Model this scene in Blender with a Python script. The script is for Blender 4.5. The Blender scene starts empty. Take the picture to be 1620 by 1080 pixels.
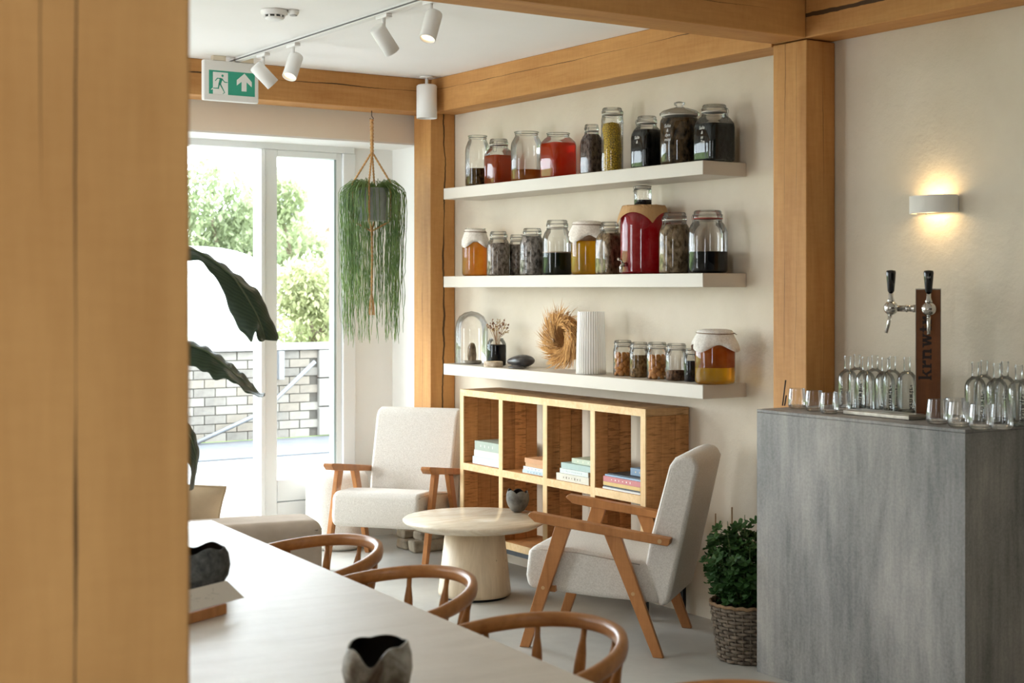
import bpy, math, random
from mathutils import Vector, Matrix, noise
SC = bpy.context.scene
COL = SC.collection
R = math.radians
PI = math.pi

# ------------------------------------------------------------------ camera, world, exposure
F_PX, CX, HY, H = 2330.0, 810.0, 455.0, 1.55          # focal length in pixels, centre column, horizon row, eye height
YAW = R(33.55)
cam_d = bpy.data.cameras.new('camera')
cam = bpy.data.objects.new('camera', cam_d)
COL.objects.link(cam)
cam.location = (0, 0, H)
cam.rotation_euler = (R(90), 0, -YAW)
cam_d.sensor_width = 36
cam_d.lens = 36 * F_PX / 1620
cam_d.shift_y = (HY - 540) / 1620
cam_d.clip_start = 0.05
cam_d.clip_end = 200
cam_d.dof.use_dof = True
cam_d.dof.focus_distance = 7.2
cam_d.dof.aperture_fstop = 5.0
SC.camera = cam
world = bpy.data.worlds.new('overcast_sky')
SC.world = world
world.use_nodes = True
bg = world.node_tree.nodes['Background']
bg.inputs[0].default_value = (0.85, 0.935, 1.0, 1)
bg.inputs[1].default_value = 10.0
SC.view_settings.view_transform = 'Standard'
SC.view_settings.look = 'None'
SC.view_settings.gamma = 1
SC.view_settings.use_curve_mapping = False
SC.view_settings.exposure = 0.45
SC.cycles.use_denoising = True
SC.cycles.max_bounces = 10
SC.cycles.diffuse_bounces = 5
SC.cycles.glossy_bounces = 4
SC.cycles.transparent_max_bounces = 24
SC.cycles.sample_clamp_indirect = 6
SC.cycles.caustics_reflective = False
SC.cycles.caustics_refractive = False

def portal(name, loc, rot, sx, sy):                    # guides light sampling through a wall opening; gives off nothing
    d = bpy.data.lights.new(name, 'AREA'); d.shape = 'RECTANGLE'; d.size = sx; d.size_y = sy
    d.cycles.is_portal = True
    o = bpy.data.objects.new(name, d); COL.objects.link(o); o.location = loc; o.rotation_euler = rot; o['kind'] = 'helper'
portal('window_portal', (2.25, 8.3, 1.2), (R(-90), 0, 0), 3.9, 2.4)
portal('added_side_portal', (-1.9, 6.85, 1.38), (0, R(-90), 0), 2.45, 1.2)  # this and the next serve openings added to the unseen wall
portal('added_near_portal', (-1.9, 0.85, 1.38), (0, R(-90), 0), 2.45, 0.9)

# ------------------------------------------------------------------ pixel -> place helpers
CA, SA = math.cos(YAW), math.sin(YAW)
def w2(r, z): return (CA * r + SA * z, -SA * r + CA * z)
def on_floor(px, py, h=0.0):
    z = F_PX * (H - h) / (py - HY)
    return w2((px - CX) / F_PX * z, z)
def on_x(px, X):                                    # -> Y, depth
    u = (px - CX) / F_PX
    z = X / (CA * u + SA)
    return z * (CA - SA * u), z
def on_y(px, Y):                                    # -> X, depth
    u = (px - CX) / F_PX
    z = Y / (CA - SA * u)
    return z * (CA * u + SA), z
def ht(py, z): return H - (py - HY) * z / F_PX
def pt(px, py, z):                                  # a pixel at a depth
    x, y = w2((px - CX) / F_PX * z, z)
    return Vector((x, y, ht(py, z)))

# ------------------------------------------------------------------ materials
def S(r, g, b):
    f = lambda c: ((c / 255 + 0.055) / 1.055) ** 2.4 if c > 10 else c / 255 / 12.92
    return (f(r), f(g), f(b), 1)
class N:
    def __init__(s, name):
        s.m = bpy.data.materials.new(name)
        s.m.use_nodes = True
        s.t = s.m.node_tree
        s.t.nodes.clear()
        s.out = s.t.nodes.new('ShaderNodeOutputMaterial')
    def n(s, typ, **kw):
        nd = s.t.nodes.new('ShaderNode' + typ)
        for k, v in kw.items(): setattr(nd, k, v)
        return nd
    def l(s, a, b): s.t.links.new(a, b)
    def sock(s, v, inp):
        if hasattr(v, 'is_output'): s.l(v, inp)
        else: inp.default_value = v
    def math(s, op, a, b=0.0, c=None):
        nd = s.n('Math', operation=op)
        s.sock(a, nd.inputs[0]); s.sock(b, nd.inputs[1])
        if c is not None: s.sock(c, nd.inputs[2])
        return nd.outputs[0]
    def mix(s, fac, a, b):
        nd = s.n('Mix', data_type='RGBA')
        s.sock(fac, nd.inputs[0]); s.sock(a, nd.inputs[6]); s.sock(b, nd.inputs[7])
        return nd.outputs[2]
    def coords(s, scale=(1, 1, 1), off=(0, 0, 0)):
        tc = s.n('TexCoord'); mp = s.n('Mapping')
        mp.inputs['Scale'].default_value = scale
        mp.inputs['Location'].default_value = off
        s.l(tc.outputs['Object'], mp.inputs['Vector'])
        return mp.outputs[0]
    def noise(s, vec, scale, detail=4, rough=0.55, dist=0.0):
        nd = s.n('TexNoise')
        nd.inputs['Scale'].default_value = scale
        nd.inputs['Detail'].default_value = detail
        nd.inputs['Roughness'].default_value = rough
        nd.inputs['Distortion'].default_value = dist
        s.l(vec, nd.inputs['Vector'])
        return nd.outputs[0]
    def ramp(s, fac, stops):
        nd = s.n('ValToRGB')
        e = nd.color_ramp.elements
        while len(e) < len(stops): e.new(0.5)
        for el, (p, c) in zip(e, stops):
            el.position = p; el.color = c
        s.l(fac, nd.inputs[0])
        return nd.outputs[0]
    def principled(s, color, rough=0.5, metal=0.0, bump=None, strength=0.2, dist=0.01, spec=0.5, **kw):
        p = s.n('BsdfPrincipled')
        s.sock(color, p.inputs['Base Color']); s.sock(rough, p.inputs['Roughness'])
        p.inputs['Metallic'].default_value = metal
        p.inputs['Specular IOR Level'].default_value = spec
        for k, v in kw.items(): s.sock(v, p.inputs[k.replace('_', ' ')])
        if bump is not None:
            b = s.n('Bump')
            b.inputs['Strength'].default_value = strength
            b.inputs['Distance'].default_value = dist
            s.l(bump, b.inputs['Height']); s.l(b.outputs[0], p.inputs['Normal'])
        s.l(p.outputs[0], s.out.inputs[0])
        return p
def plain(name, c, rough=0.5, metal=0.0, spec=0.5):
    a = N(name); a.principled(c, rough, metal, spec=spec); return a.m
def mottled(name, c1, c2, scale=8, rough=0.7, stretch=(1, 1, 1), bump=0.1, dist=0.01, detail=6, lo=0.3, hi=0.7, spec=0.5):
    a = N(name)
    v = a.noise(a.coords(stretch), scale, detail, 0.6)
    a.principled(a.ramp(v, [(lo, c1), (hi, c2)]), rough, bump=v, strength=bump, dist=dist, spec=spec)
    return a.m
AX = {'x': 0, 'y': 1, 'z': 2}
def timber(name, c1, c2, axis='z', cracks=(), seed=0.0, rough=0.6, knot=True, band=9.0):
    a = N(name)
    st = [1, 1, 1]; st[AX[axis]] = 0.09
    co = a.coords(tuple(st), (seed, seed * 1.7, seed * 0.6))
    warp = a.noise(co, 3.0, 3)
    w = a.noise(co, band, 5, 0.6, 1.2)
    fine = a.noise(a.coords(tuple(q * 1.0 for q in st), (seed, 0, 0)), 70, 3)
    st2 = [1, 1, 1]; st2[AX[axis]] = 0.45
    blot = a.noise(a.coords(tuple(st2), (seed * 2, seed, 0)), 4.0, 4, 0.6, 0.6)
    st3 = [0.25, 0.25, 0.25]; st3[AX[axis]] = 1.0
    saw = a.noise(a.coords(tuple(st3), (0, seed, 0)), 60, 2)
    fac = a.math('ADD', a.math('ADD', a.math('MULTIPLY', w, 0.42), a.math('MULTIPLY', fine, 0.16)), a.math('ADD', a.math('MULTIPLY', blot, 0.30), a.math('MULTIPLY', saw, 0.12)))
    col = a.ramp(fac, [(0.36, c1), (0.64, c2)])
    sv = a.n('SeparateXYZ'); tc = a.n('TexCoord'); a.l(tc.outputs['Object'], sv.inputs[0])
    if knot:
        kn = a.n('TexVoronoi'); kn.inputs['Scale'].default_value = 2.2
        kc = a.coords((1, 1, 1) if axis == 'z' else (1, 1, 1), (seed * 3, 0.3, 0.1)); a.l(kc, kn.inputs['Vector'])
        km = a.math('LESS_THAN', kn.outputs['Distance'], 0.045)
        col = a.mix(a.math('MULTIPLY', km, 0.45), col, (c1[0] * 0.35, c1[1] * 0.3, c1[2] * 0.25, 1))
    height = fac
    for (across, c0, amp, fr, wid, lo) in cracks:
        L = sv.outputs[AX[axis]]
        cb = a.n('CombineXYZ'); a.l(a.math('ADD', a.math('MULTIPLY', L, fr), c0 * 13 + seed), cb.inputs[0])
        nz = a.noise(cb.outputs[0], 1.0, 6, 0.6)
        cb2 = a.n('CombineXYZ'); a.l(a.math('ADD', a.math('MULTIPLY', L, 1.3), c0 * 31 + seed + 5), cb2.inputs[0])
        gate = a.noise(cb2.outputs[0], 1.0, 2)
        d = a.math('ABSOLUTE', a.math('SUBTRACT', a.math('SUBTRACT', sv.outputs[AX[across]], c0), a.math('MULTIPLY', a.math('SUBTRACT', nz, 0.5), amp)))
        ww = a.math('MULTIPLY', a.math('MAXIMUM', a.math('SUBTRACT', gate, lo), 0.0), wid * 6)
        mk_ = a.math('LESS_THAN', d, ww)
        col = a.mix(a.math('MULTIPLY', mk_, 0.88), col, (0.022, 0.012, 0.006, 1))
        height = a.math('SUBTRACT', height, mk_)
    a.principled(col, rough, bump=height, strength=0.25, dist=0.006, spec=0.3)
    return a.m
def clear_glass(name, tint=(0.985, 0.99, 0.985, 1), edge=(0.62, 0.66, 0.65, 1), refl=0.5, power=2.5):
    a = N(name)
    lw = a.n('LayerWeight'); lw.inputs['Blend'].default_value = 0.5
    fac = a.math('POWER', lw.outputs['Facing'], power)
    tr = a.n('BsdfTransparent'); a.l(a.mix(fac, tint, edge), tr.inputs[0])
    gl = a.n('BsdfGlossy'); gl.inputs['Roughness'].default_value = 0.03
    fr = a.n('Fresnel'); fr.inputs['IOR'].default_value = 1.5
    mx = a.n('MixShader')
    a.l(a.math('MINIMUM', a.math('MULTIPLY', fr.outputs[0], refl * 2), 0.8), mx.inputs[0])
    a.l(tr.outputs[0], mx.inputs[1]); a.l(gl.outputs[0], mx.inputs[2]); a.l(mx.outputs[0], a.out.inputs[0])
    return a.m
def liquid(name, c, clear=0.45, cloud=None):
    a = N(name)
    col = c
    if cloud: 
        v = a.noise(a.coords((1, 1, 1)), 14, 4)
        col = a.ramp(v, [(0.35, c), (0.7, cloud)])
    tr = a.n('BsdfTransparent'); a.sock(col, tr.inputs[0])
    df = a.n('BsdfDiffuse'); a.sock(col, df.inputs[0])
    tl = a.n('BsdfTranslucent'); a.sock(col, tl.inputs[0])
    m1 = a.n('MixShader'); m1.inputs[0].default_value = 0.5; a.l(df.outputs[0], m1.inputs[1]); a.l(tl.outputs[0], m1.inputs[2])
    m2 = a.n('MixShader'); m2.inputs[0].default_value = clear; a.l(m1.outputs[0], m2.inputs[1]); a.l(tr.outputs[0], m2.inputs[2])
    a.l(m2.outputs[0], a.out.inputs[0])
    return a.m
def leafy(name, c1, c2, trans=0.35, rough=0.45, scale=3):
    a = N(name)
    v = a.noise(a.coords(), scale, 3)
    col = a.ramp(v, [(0.3, c1), (0.7, c2)])
    p = a.principled(col, rough, spec=0.4)
    tl = a.n('BsdfTranslucent'); a.l(col, tl.inputs[0])
    mx = a.n('MixShader'); mx.inputs[0].default_value = trans
    a.l(p.outputs[0], mx.inputs[1]); a.l(tl.outputs[0], mx.inputs[2]); a.l(mx.outputs[0], a.out.inputs[0])
    return a.m
def emit(name, c, s):
    a = N(name); e = a.n('Emission'); e.inputs[0].default_value = c; e.inputs[1].default_value = s
    a.l(e.outputs[0], a.out.inputs[0]); return a.m

# ------------------------------------------------------------------ mesh helpers
class MB:
    def __init__(s): s.v = []; s.f = []; s.sm = []
    def add(s, verts, faces, smooth=False, M=None):
        o = len(s.v)
        s.v += [tuple(M @ Vector(p)) if M is not None else tuple(p) for p in verts]
        s.f += [tuple(i + o for i in f) for f in faces]
        s.sm += [smooth] * len(faces)
        return s
    def box(s, x0, x1, y0, y1, z0, z1, M=None):
        v = [(x0, y0, z0), (x1, y0, z0), (x1, y1, z0), (x0, y1, z0), (x0, y0, z1), (x1, y0, z1), (x1, y1, z1), (x0, y1, z1)]
        return s.add(v, [(0, 3, 2, 1), (4, 5, 6, 7), (0, 1, 5, 4), (1, 2, 6, 5), (2, 3, 7, 6), (3, 0, 4, 7)], False, M)
    def lathe(s, prof, seg=32, M=None, smooth=True, cap0=True, cap1=True, wob=None):
        # prof: (radius, z[, squareness])  squareness 2 = circle
        v = []; f = []
        for j, p in enumerate(prof):
            n = p[2] if len(p) > 2 else 2.0
            for i in range(seg):
                a = 2 * PI * i / seg
                c, q = math.cos(a), math.sin(a)
                if n != 2.0:
                    k = (abs(c) ** n + abs(q) ** n) ** (-1.0 / n)
                else: k = 1.0
                r = p[0] * k
                z = p[1]
                if wob: r, z = wob(a, r, z, j)
                v.append((r * c, r * q, z))
        for j in range(len(prof) - 1):
            for i in range(seg):
                i2 = (i + 1) % seg
                f.append((j * seg + i, j * seg + i2, (j + 1) * seg + i2, (j + 1) * seg + i))
        s.add(v, f, smooth, M)
        o = len(s.v) - len(v)
        if cap0: s.f.append(tuple(o + i for i in reversed(range(seg)))); s.sm.append(False)
        if cap1: s.f.append(tuple(o + (len(prof) - 1) * seg + i for i in range(seg))); s.sm.append(False)
        return s
    def tube(s, path, rad, seg=8, closed=False, flat=None, up=None, caps=True, smooth=True):
        # flat: (half width, half height) rectangle-ish section kept upright along 'up'
        P = [Vector(p) for p in path]; n = len(P)
        rr = rad if isinstance(rad, (list, tuple)) else [rad] * n
        v = []; f = []
        prev = None
        for i in range(n):
            if closed: t = (P[(i + 1) % n] - P[i - 1])
            else: t = P[min(i + 1, n - 1)] - P[max(i - 1, 0)]
            t = t.normalized() if t.length > 1e-9 else Vector((0, 0, 1))
            if up is not None:
                a = Vector(up).cross(t)
                a = a.normalized() if a.length > 1e-6 else Vector((1, 0, 0))
            elif prev is None:
                a = t.orthogonal().normalized()
            else:
                a = (prev - t * prev.dot(t))
                a = a.normalized() if a.length > 1e-6 else t.orthogonal().normalized()
            prev = a
            b = t.cross(a)
            for k in range(seg):
                an = 2 * PI * (k + 0.5) / seg
                if flat:
                    c, q = math.cos(an), math.sin(an)
                    e = (abs(c) ** 4 + abs(q) ** 4) ** -0.25
                    p = P[i] + a * (c * e * flat[0] * rr[i]) + b * (q * e * flat[1] * rr[i])
                else:
                    p = P[i] + a * (math.cos(an) * rr[i]) + b * (math.sin(an) * rr[i])
                v.append(p)
        m = n if closed else n - 1
        for i in range(m):
            i2 = (i + 1) % n
            for k in range(seg):
                k2 = (k + 1) % seg
                f.append((i * seg + k, i * seg + k2, i2 * seg + k2, i2 * seg + k))
        s.add(v, f, smooth)
        if caps and not closed:
            o = len(s.v) - len(v)
            s.f.append(tuple(o + k for k in reversed(range(seg)))); s.sm.append(False)
            s.f.append(tuple(o + (n - 1) * seg + k for k in range(seg))); s.sm.append(False)
        return s
    def prism(s, poly, h0, h1, axis='z', M=None, smooth=False):
        # poly in the plane square to 'axis'; z: (x,y)  x: (y,z)  y: (x,z)
        n = len(poly)
        def q(p, h): return {'z': (p[0], p[1], h), 'x': (h, p[0], p[1]), 'y': (p[0], h, p[1])}[axis]
        v = [q(p, h0) for p in poly] + [q(p, h1) for p in poly]
        f = [tuple(reversed(range(n))), tuple(range(n, 2 * n))] + [(i, (i + 1) % n, n + (i + 1) % n, n + i) for i in range(n)]
        if axis == 'y': f = [tuple(reversed(t)) for t in f]
        return s.add(v, f, smooth, M)
    def grid(s, rows, smooth=True, wrap=False):
        n, m = len(rows), len(rows[0])
        v = [p for r in rows for p in r]
        f = []
        for i in range(n - 1):
            for j in range(m if wrap else m - 1):
                j2 = (j + 1) % m
                f.append((i * m + j, i * m + j2, (i + 1) * m + j2, (i + 1) * m + j))
        return s.add(v, f, smooth)
    def ellipsoid(s, c, r, seg=12, rings=8, M=None):
        prof = []
        v = []; f = []
        for j in range(rings + 1):
            a = PI * j / rings
            for i in range(seg):
                b = 2 * PI * i / seg
                v.append((c[0] + r[0] * math.sin(a) * math.cos(b), c[1] + r[1] * math.sin(a) * math.sin(b), c[2] - r[2] * math.cos(a)))
        for j in range(rings):
            for i in range(seg):
                i2 = (i + 1) % seg
                f.append((j * seg + i, j * seg + i2, (j + 1) * seg + i2, (j + 1) * seg + i))
        return s.add(v, f, True, M)
def mesh(name, mb):
    me = bpy.data.meshes.new(name)
    me.from_pydata(mb.v, [], mb.f)
    me.polygons.foreach_set('use_smooth', mb.sm)
    me.update()
    return me
def mk(name, mb, mat, parent=None, bevel=0, seg=2, solid=0, sub=0, kind=None, label=None, off=0.0, fixn=True):
    me = mb if isinstance(mb, bpy.types.Mesh) else mesh(name, mb)
    if fixn and not isinstance(mb, bpy.types.Mesh):
        import bmesh
        b = bmesh.new(); b.from_mesh(me)
        bmesh.ops.recalc_face_normals(b, faces=b.faces)
        b.to_mesh(me); b.free()
    if mat is not None and not me.materials: me.materials.append(mat)
    o = bpy.data.objects.new(name, me)
    COL.objects.link(o)
    if parent is not None: o.parent = parent
    if solid:
        m = o.modifiers.new('solid', 'SOLIDIFY'); m.thickness = solid; m.offset = off
    if bevel:
        m = o.modifiers.new('bevel', 'BEVEL'); m.width = bevel; m.segments = seg; m.limit_method = 'ANGLE'; m.angle_limit = R(40)
        if seg > 1:
            for p in me.polygons: p.use_smooth = True
            try: me.set_sharp_from_angle(angle=R(50))
            except Exception: pass
            m.harden_normals = True
    if sub:
        m = o.modifiers.new('sub', 'SUBSURF'); m.levels = sub; m.render_levels = sub
    if kind: o['kind'] = kind
    if label: o['label'] = label
    return o
def tag(o, label=None, cat=None, group=None, kind=None):
    for k, v in (('label', label), ('category', cat), ('group', group), ('kind', kind)):
        if v: o[k] = v
    return o
def thing(name, label, cat, loc=(0, 0, 0), rz=0.0, group=None, kind=None):
    o = bpy.data.objects.new(name, None)
    o.empty_display_size = 0.05
    COL.objects.link(o)
    o.location = loc; o.rotation_euler = (0, 0, rz)
    return tag(o, label, cat, group, kind)
def copy_tree(o, parent=None):
    c = o.copy(); COL.objects.link(c)
    if parent is not None: c.parent = parent
    for ch in list(o.children): copy_tree(ch, c)
    return c
def strokes(text, size):
    """heavy slab letters as boxes and slanted bars; returns quads in the x,y plane (x along the word)"""
    st, sf, ov = 0.30, 0.15, 0.10
    def bar(x0, y0, x1, y1): return [(x0, y0), (x1, y0), (x1, y1), (x0, y1)]
    def sl(x0, y0, x1, y1, w): return [(x0 - w / 2, y0), (x0 + w / 2, y0), (x1 + w / 2, y1), (x1 - w / 2, y1)]
    G = {
        'k': (1.18, [bar(.1, 0, .4, 1.45), bar(0, 0, .5, sf), bar(0, 1.3, .4, 1.45), sl(.45, .42, .92, 1, .26), sl(.6, .62, 1.0, 0, .3), bar(.75, 0, 1.18, sf), bar(.7, .85, 1.1, 1)]),
        'r': (.92, [bar(.1, 0, .4, 1), bar(0, 0, .55, sf), bar(0, .85, .4, 1), sl(.4, .6, .7, .95, .22), bar(.58, .62, .9, 1)]),
        'n': (1.22, [bar(.1, 0, .4, 1), bar(0, 0, .52, sf), bar(0, .85, .4, 1), bar(.4, .72, .95, 1), bar(.75, 0, 1.05, .9), bar(.66, 0, 1.18, sf)]),
        'w': (1.6, [sl(.28, 1, .5, 0, .28), sl(.8, 1, .5, 0, .22), sl(.8, 1, 1.06, 0, .28), sl(1.36, 1, 1.06, 0, .22), bar(0, .85, .52, 1), bar(.6, .85, 1.0, 1), bar(1.14, .85, 1.58, 1)]),
        't': (.8, [bar(.18, .1, .48, 1.3), bar(0, .83, .72, 1), bar(.22, 0, .72, .17), bar(.6, 0, .74, .3)]),
        '+': (.8, [bar(.05, .42, .75, .62), bar(.3, .17, .5, .87)]),
    }
    out = []; x = 0.0
    for ch in text:
        w, qs = G[ch]
        out += [[((px + x) * size, py * size) for px, py in q] for q in qs]
        x += w + 0.06
    return out, x * size
def font_mesh(text, size, shear=0.0, bold=0.0):
    cu = bpy.data.curves.new('lettering', 'FONT')
    cu.body = text; cu.size = size; cu.shear = shear; cu.offset = bold
    cu.align_x = 'CENTER'; cu.resolution_u = 3
    o = bpy.data.objects.new('lettering', cu)
    COL.objects.link(o)
    dg = bpy.context.evaluated_depsgraph_get()
    me = bpy.data.meshes.new_from_object(o.evaluated_get(dg))
    v = [tuple(p.co) for p in me.vertices]; f = [tuple(p.vertices) for p in me.polygons]
    bpy.data.objects.remove(o); bpy.data.curves.remove(cu); bpy.data.meshes.remove(me)
    return v, f

# ------------------------------------------------------------------ room shell
ZC = 2.78                       # ceiling
XW = 4.58                       # wall with the shelves and the bar
XB = 4.41                       # front of the timbers along that wall
YB = 7.52                       # front of the timbers along the window wall
YS = 7.78                       # window wall plane
YG = 8.15                       # glazing plane
XL, YN = -1.6, -2.6             # left wall, wall behind the camera
m_wall = mottled('lime_plaster', S(212, 200, 180), S(222, 211, 193), 2.6, 0.85, bump=0.5, dist=0.035, detail=9, spec=0.2)
m_strip = mottled('taupe_paint', S(244, 234, 217), S(248, 239, 224), 2.0, 0.85, bump=0.1, spec=0.2)
m_white = mottled('white_paint', S(240, 238, 233), S(244, 242, 238), 3.0, 0.7, bump=0.05, spec=0.25)
m_ceil = mottled('ceiling_paint', S(243, 241, 237), S(246, 244, 241), 2.0, 0.9, bump=0.04, spec=0.1)
m_frame = plain('white_lacquer', S(236, 237, 236), 0.35)
m_pane = clear_glass('window_glass', (0.97, 0.985, 0.98, 1), (0.9, 0.95, 0.93, 1), 0.35, 3)
a = N('polished_concrete')
co = a.coords()
v1 = a.noise(co, 1.3, 6, 0.6); v2 = a.noise(co, 9, 6, 0.65)
vv = a.math('ADD', a.math('MULTIPLY', v1, 0.6), a.math('MULTIPLY', v2, 0.4))
a.principled(a.ramp(vv, [(0.3, S(168, 165, 158)), (0.7, S(200, 197, 189))]), a.ramp(vv, [(0.3, (0.34,) * 3 + (1,)), (0.7, (0.5,) * 3 + (1,))]), bump=v2, strength=0.05, dist=0.01, spec=0.45)
m_floor = a.m

tag(mk('floor', MB().box(XL, XW + 0.2, YN, 8.25, -0.12, 0.0), m_floor), 'smooth grey polished concrete floor', kind='structure')
tag(mk('ceiling', MB().box(XL, XW + 0.2, YN, 7.9, ZC, ZC + 0.15), m_ceil), 'plain white plaster ceiling', kind='structure')
tag(mk('wall_right', MB().box(XW, XW + 0.2, YN, YS, 0, ZC), m_wall), 'cream plastered wall carrying the three shelves and the bar lamp', kind='structure')
wb = thing('wall_back', 'pale window wall with a deep white opening', None, kind='structure')
mk('upper_wall', MB().box(XL, XW + 0.2, YS, 8.35, 2.425, ZC), m_strip, wb)
mk('soffit_lining', MB().box(0.3, 4.5, YS + 0.004, 8.2, 2.415, 2.4255), m_white, wb)
mk('reveal_lining', MB().box(4.5, XW + 0.2, YS - 0.05, 8.35, 0, 2.43), m_white, wb)
mk('pier', MB().box(4.22, 4.51, YG, 8.35, 0, 2.43), m_white, wb)
mk('left_pier', MB().box(XL, 0.3, YS, 8.35, 0, 2.43), m_strip, wb)
# unseen left wall with two window openings added for daylight; wall behind the camera
wl = thing('wall_left', 'unseen wall with window openings added for daylight', None, kind='structure')
OPL = (6.25, 7.45, 0.15, 2.6); OPN = (0.4, 1.3)
mk('lower_wall', MB().box(XL - 0.25, XL, YN, 8.25, 0, OPL[2]), m_wall, wl)
mk('upper_wall', MB().box(XL - 0.25, XL, YN, 8.25, OPL[3], ZC), m_wall, wl)
mk('near_pier', MB().box(XL - 0.25, XL, YN, OPN[0], OPL[2], OPL[3]), m_wall, wl)
mk('middle_pier', MB().box(XL - 0.25, XL, OPN[1], OPL[0], OPL[2], OPL[3]), m_wall, wl)
mk('far_pier', MB().box(XL - 0.25, XL, OPL[1], 8.25, OPL[2], OPL[3]), m_wall, wl)
for yy in (6.85,):
    mk('mullion', MB().box(XL - 0.2, XL - 0.1, yy - 0.05, yy + 0.05, OPL[2], OPL[3]), m_frame, wl)
tag(mk('wall_front', MB().box(XL, XW + 0.2, YN - 0.2, YN, 0, ZC), mottled('bounce_cutting_dark', S(70, 58, 46), S(86, 72, 58), 3, 0.7)), 'unseen wall behind the viewer, darkened to cut bounce light', kind='structure')  # dark colour chosen to reduce light bounced back into the room

# glazing: fixed panes and a glazed door
win = thing('window_1', 'white framed fixed glazing reaching down to the floor', None, (0, YG, 0), kind='structure')
def bar(p, name, x0, x1, z0, z1, y0=-0.03, y1=0.07, bev=0.006): return mk(name, MB().box(x0, x1, y0, y1, z0, z1), m_frame, p, bevel=bev)
xs = [0.42, 1.40, 1.51, 2.44, 2.55, 3.587]
bar(win, 'head_rail', 0.3, 4.22, 2.375, 2.425)
bar(win, 'bottom_rail', 0.3, 3.587, 0.0, 0.1)
bar(win, 'jamb', 0.3, 0.42, 0.0, 2.375)
for x0, x1 in ((1.40, 1.51), (2.44, 2.55)): bar(win, 'mullion', x0, x1, 0.1, 2.375)
for x0, x1 in ((0.42, 1.40), (1.51, 2.44), (2.55, 3.587)):
    mk('pane', MB().add([(x0, 0.02, 0.1), (x1, 0.02, 0.1), (x1, 0.02, 2.375), (x0, 0.02, 2.375)], [(0, 1, 2, 3)]), m_pane, win)
dr = thing('door_1', 'narrow white glazed garden door with a solid bottom panel', None, (0, YG, 0), kind='structure')
bar(dr, 'post', 3.587, 3.615, 0, 2.375, -0.05)
bar(dr, 'stile', 3.615, 3.698, 0, 2.375, -0.035, 0.05)
bar(dr, 'stile', 4.098, 4.135, 0, 2.375, -0.02, 0.05)
bar(dr, 'jamb', 4.135, 4.22, 0, 2.375, -0.04, 0.05)
bar(dr, 'top_rail', 3.698, 4.098, 2.335, 2.375, -0.03, 0.05)
bar(dr, 'bottom_panel', 3.698, 4.098, 0.27, 0.40, -0.035, 0.05)
bar(dr, 'bottom_panel', 3.698, 4.098, 0.0, 0.265, -0.03, 0.05)
mk('pane', MB().add([(3.698, 0.01, 0.4), (4.098, 0.01, 0.4), (4.098, 0.01, 2.335), (3.698, 0.01, 2.335)], [(0, 1, 2, 3)]), m_pane, dr)
mk('glazing_bead', MB().box(4.082, 4.098, -0.018, 0.045, 0.4, 2.335), plain('rubber_edge', S(168, 182, 184), 0.4), dr)

# ------------------------------------------------------------------ oak frame
OAK1, OAK2 = S(172, 118, 64), S(204, 152, 92)
def post(name, label, x0, x1, y0, y1, z0, z1, c=None, **kw):
    o = mk(name, MB().box(0, x1 - x0, 0, y1 - y0, 0, z1 - z0), timber(name + '_oak', *(c or (OAK1, OAK2)), **kw), bevel=0.006, seg=2)
    o.location = (x0, y0, z0)
    return tag(o, label, kind='structure')
post('timber_post', 'thick oak post standing close by the dining table, its edge beside the tabletop', 0.48, 0.742, 1.907, 2.167, 0, ZC, axis='z', cracks=[('x', 0.105, 0.02, 1.1, 0.003, 0.42), ('x', 0.06, 0.02, 1.3, 0.001, 0.5)], seed=2.0, band=6, c=(S(180, 130, 76), S(202, 152, 94)))
post('timber_post', 'oak post in the far corner beside the shelf ends, standing on stones', XB, XW - 0.002, 7.52, 7.72, 0.115, 2.585, axis='z', cracks=[('x', 0.09, 0.09, 1.6, 0.004, 0.3), ('y', 0.1, 0.05, 1.2, 0.0015, 0.45)], seed=4.0)
post('timber_post', 'oak post rising behind the concrete bar between shelves and wall lamp', XB, XW - 0.002, 4.432, 4.632, 0, 2.585, axis='z', cracks=[('x', 0.1, 0.05, 1.2, 0.0015, 0.45), ('y', 0.06, 0.06, 1.2, 0.001, 0.4), ('y', 0.13, 0.05, 1.0, 0.001, 0.4)], seed=6.3)
post('timber_beam', 'oak beam running under the ceiling above the glazed door', XL, XW - 0.002, YB, YB + 0.2, 2.585, ZC, axis='x', cracks=[('z', 0.12, 0.06, 0.9, 0.002, 0.32)], seed=8.0)
post('timber_beam', 'oak beam running along the wall above the jar shelves', XB, XW - 0.002, 4.64, YB - 0.004, 2.58, ZC, axis='y', cracks=[('z', 0.13, 0.05, 0.9, 0.0016, 0.36)], seed=9.1)
post('timber_beam', 'oak cross beam spanning the ceiling from the post behind the bar', XL, XB - 0.002, 4.432, 4.632, 2.59, ZC, axis='x', cracks=[('z', 0.1, 0.05, 0.9, 0.001, 0.45)], seed=11.4)
post('timber_beam', 'oak beam above the bar wall with a long dark split', XB, XW - 0.002, YN, 4.634, 2.59, ZC, axis='y', cracks=[('z', 0.1, 0.14, 0.7, 0.006, 0.3)], seed=13.7)
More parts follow.
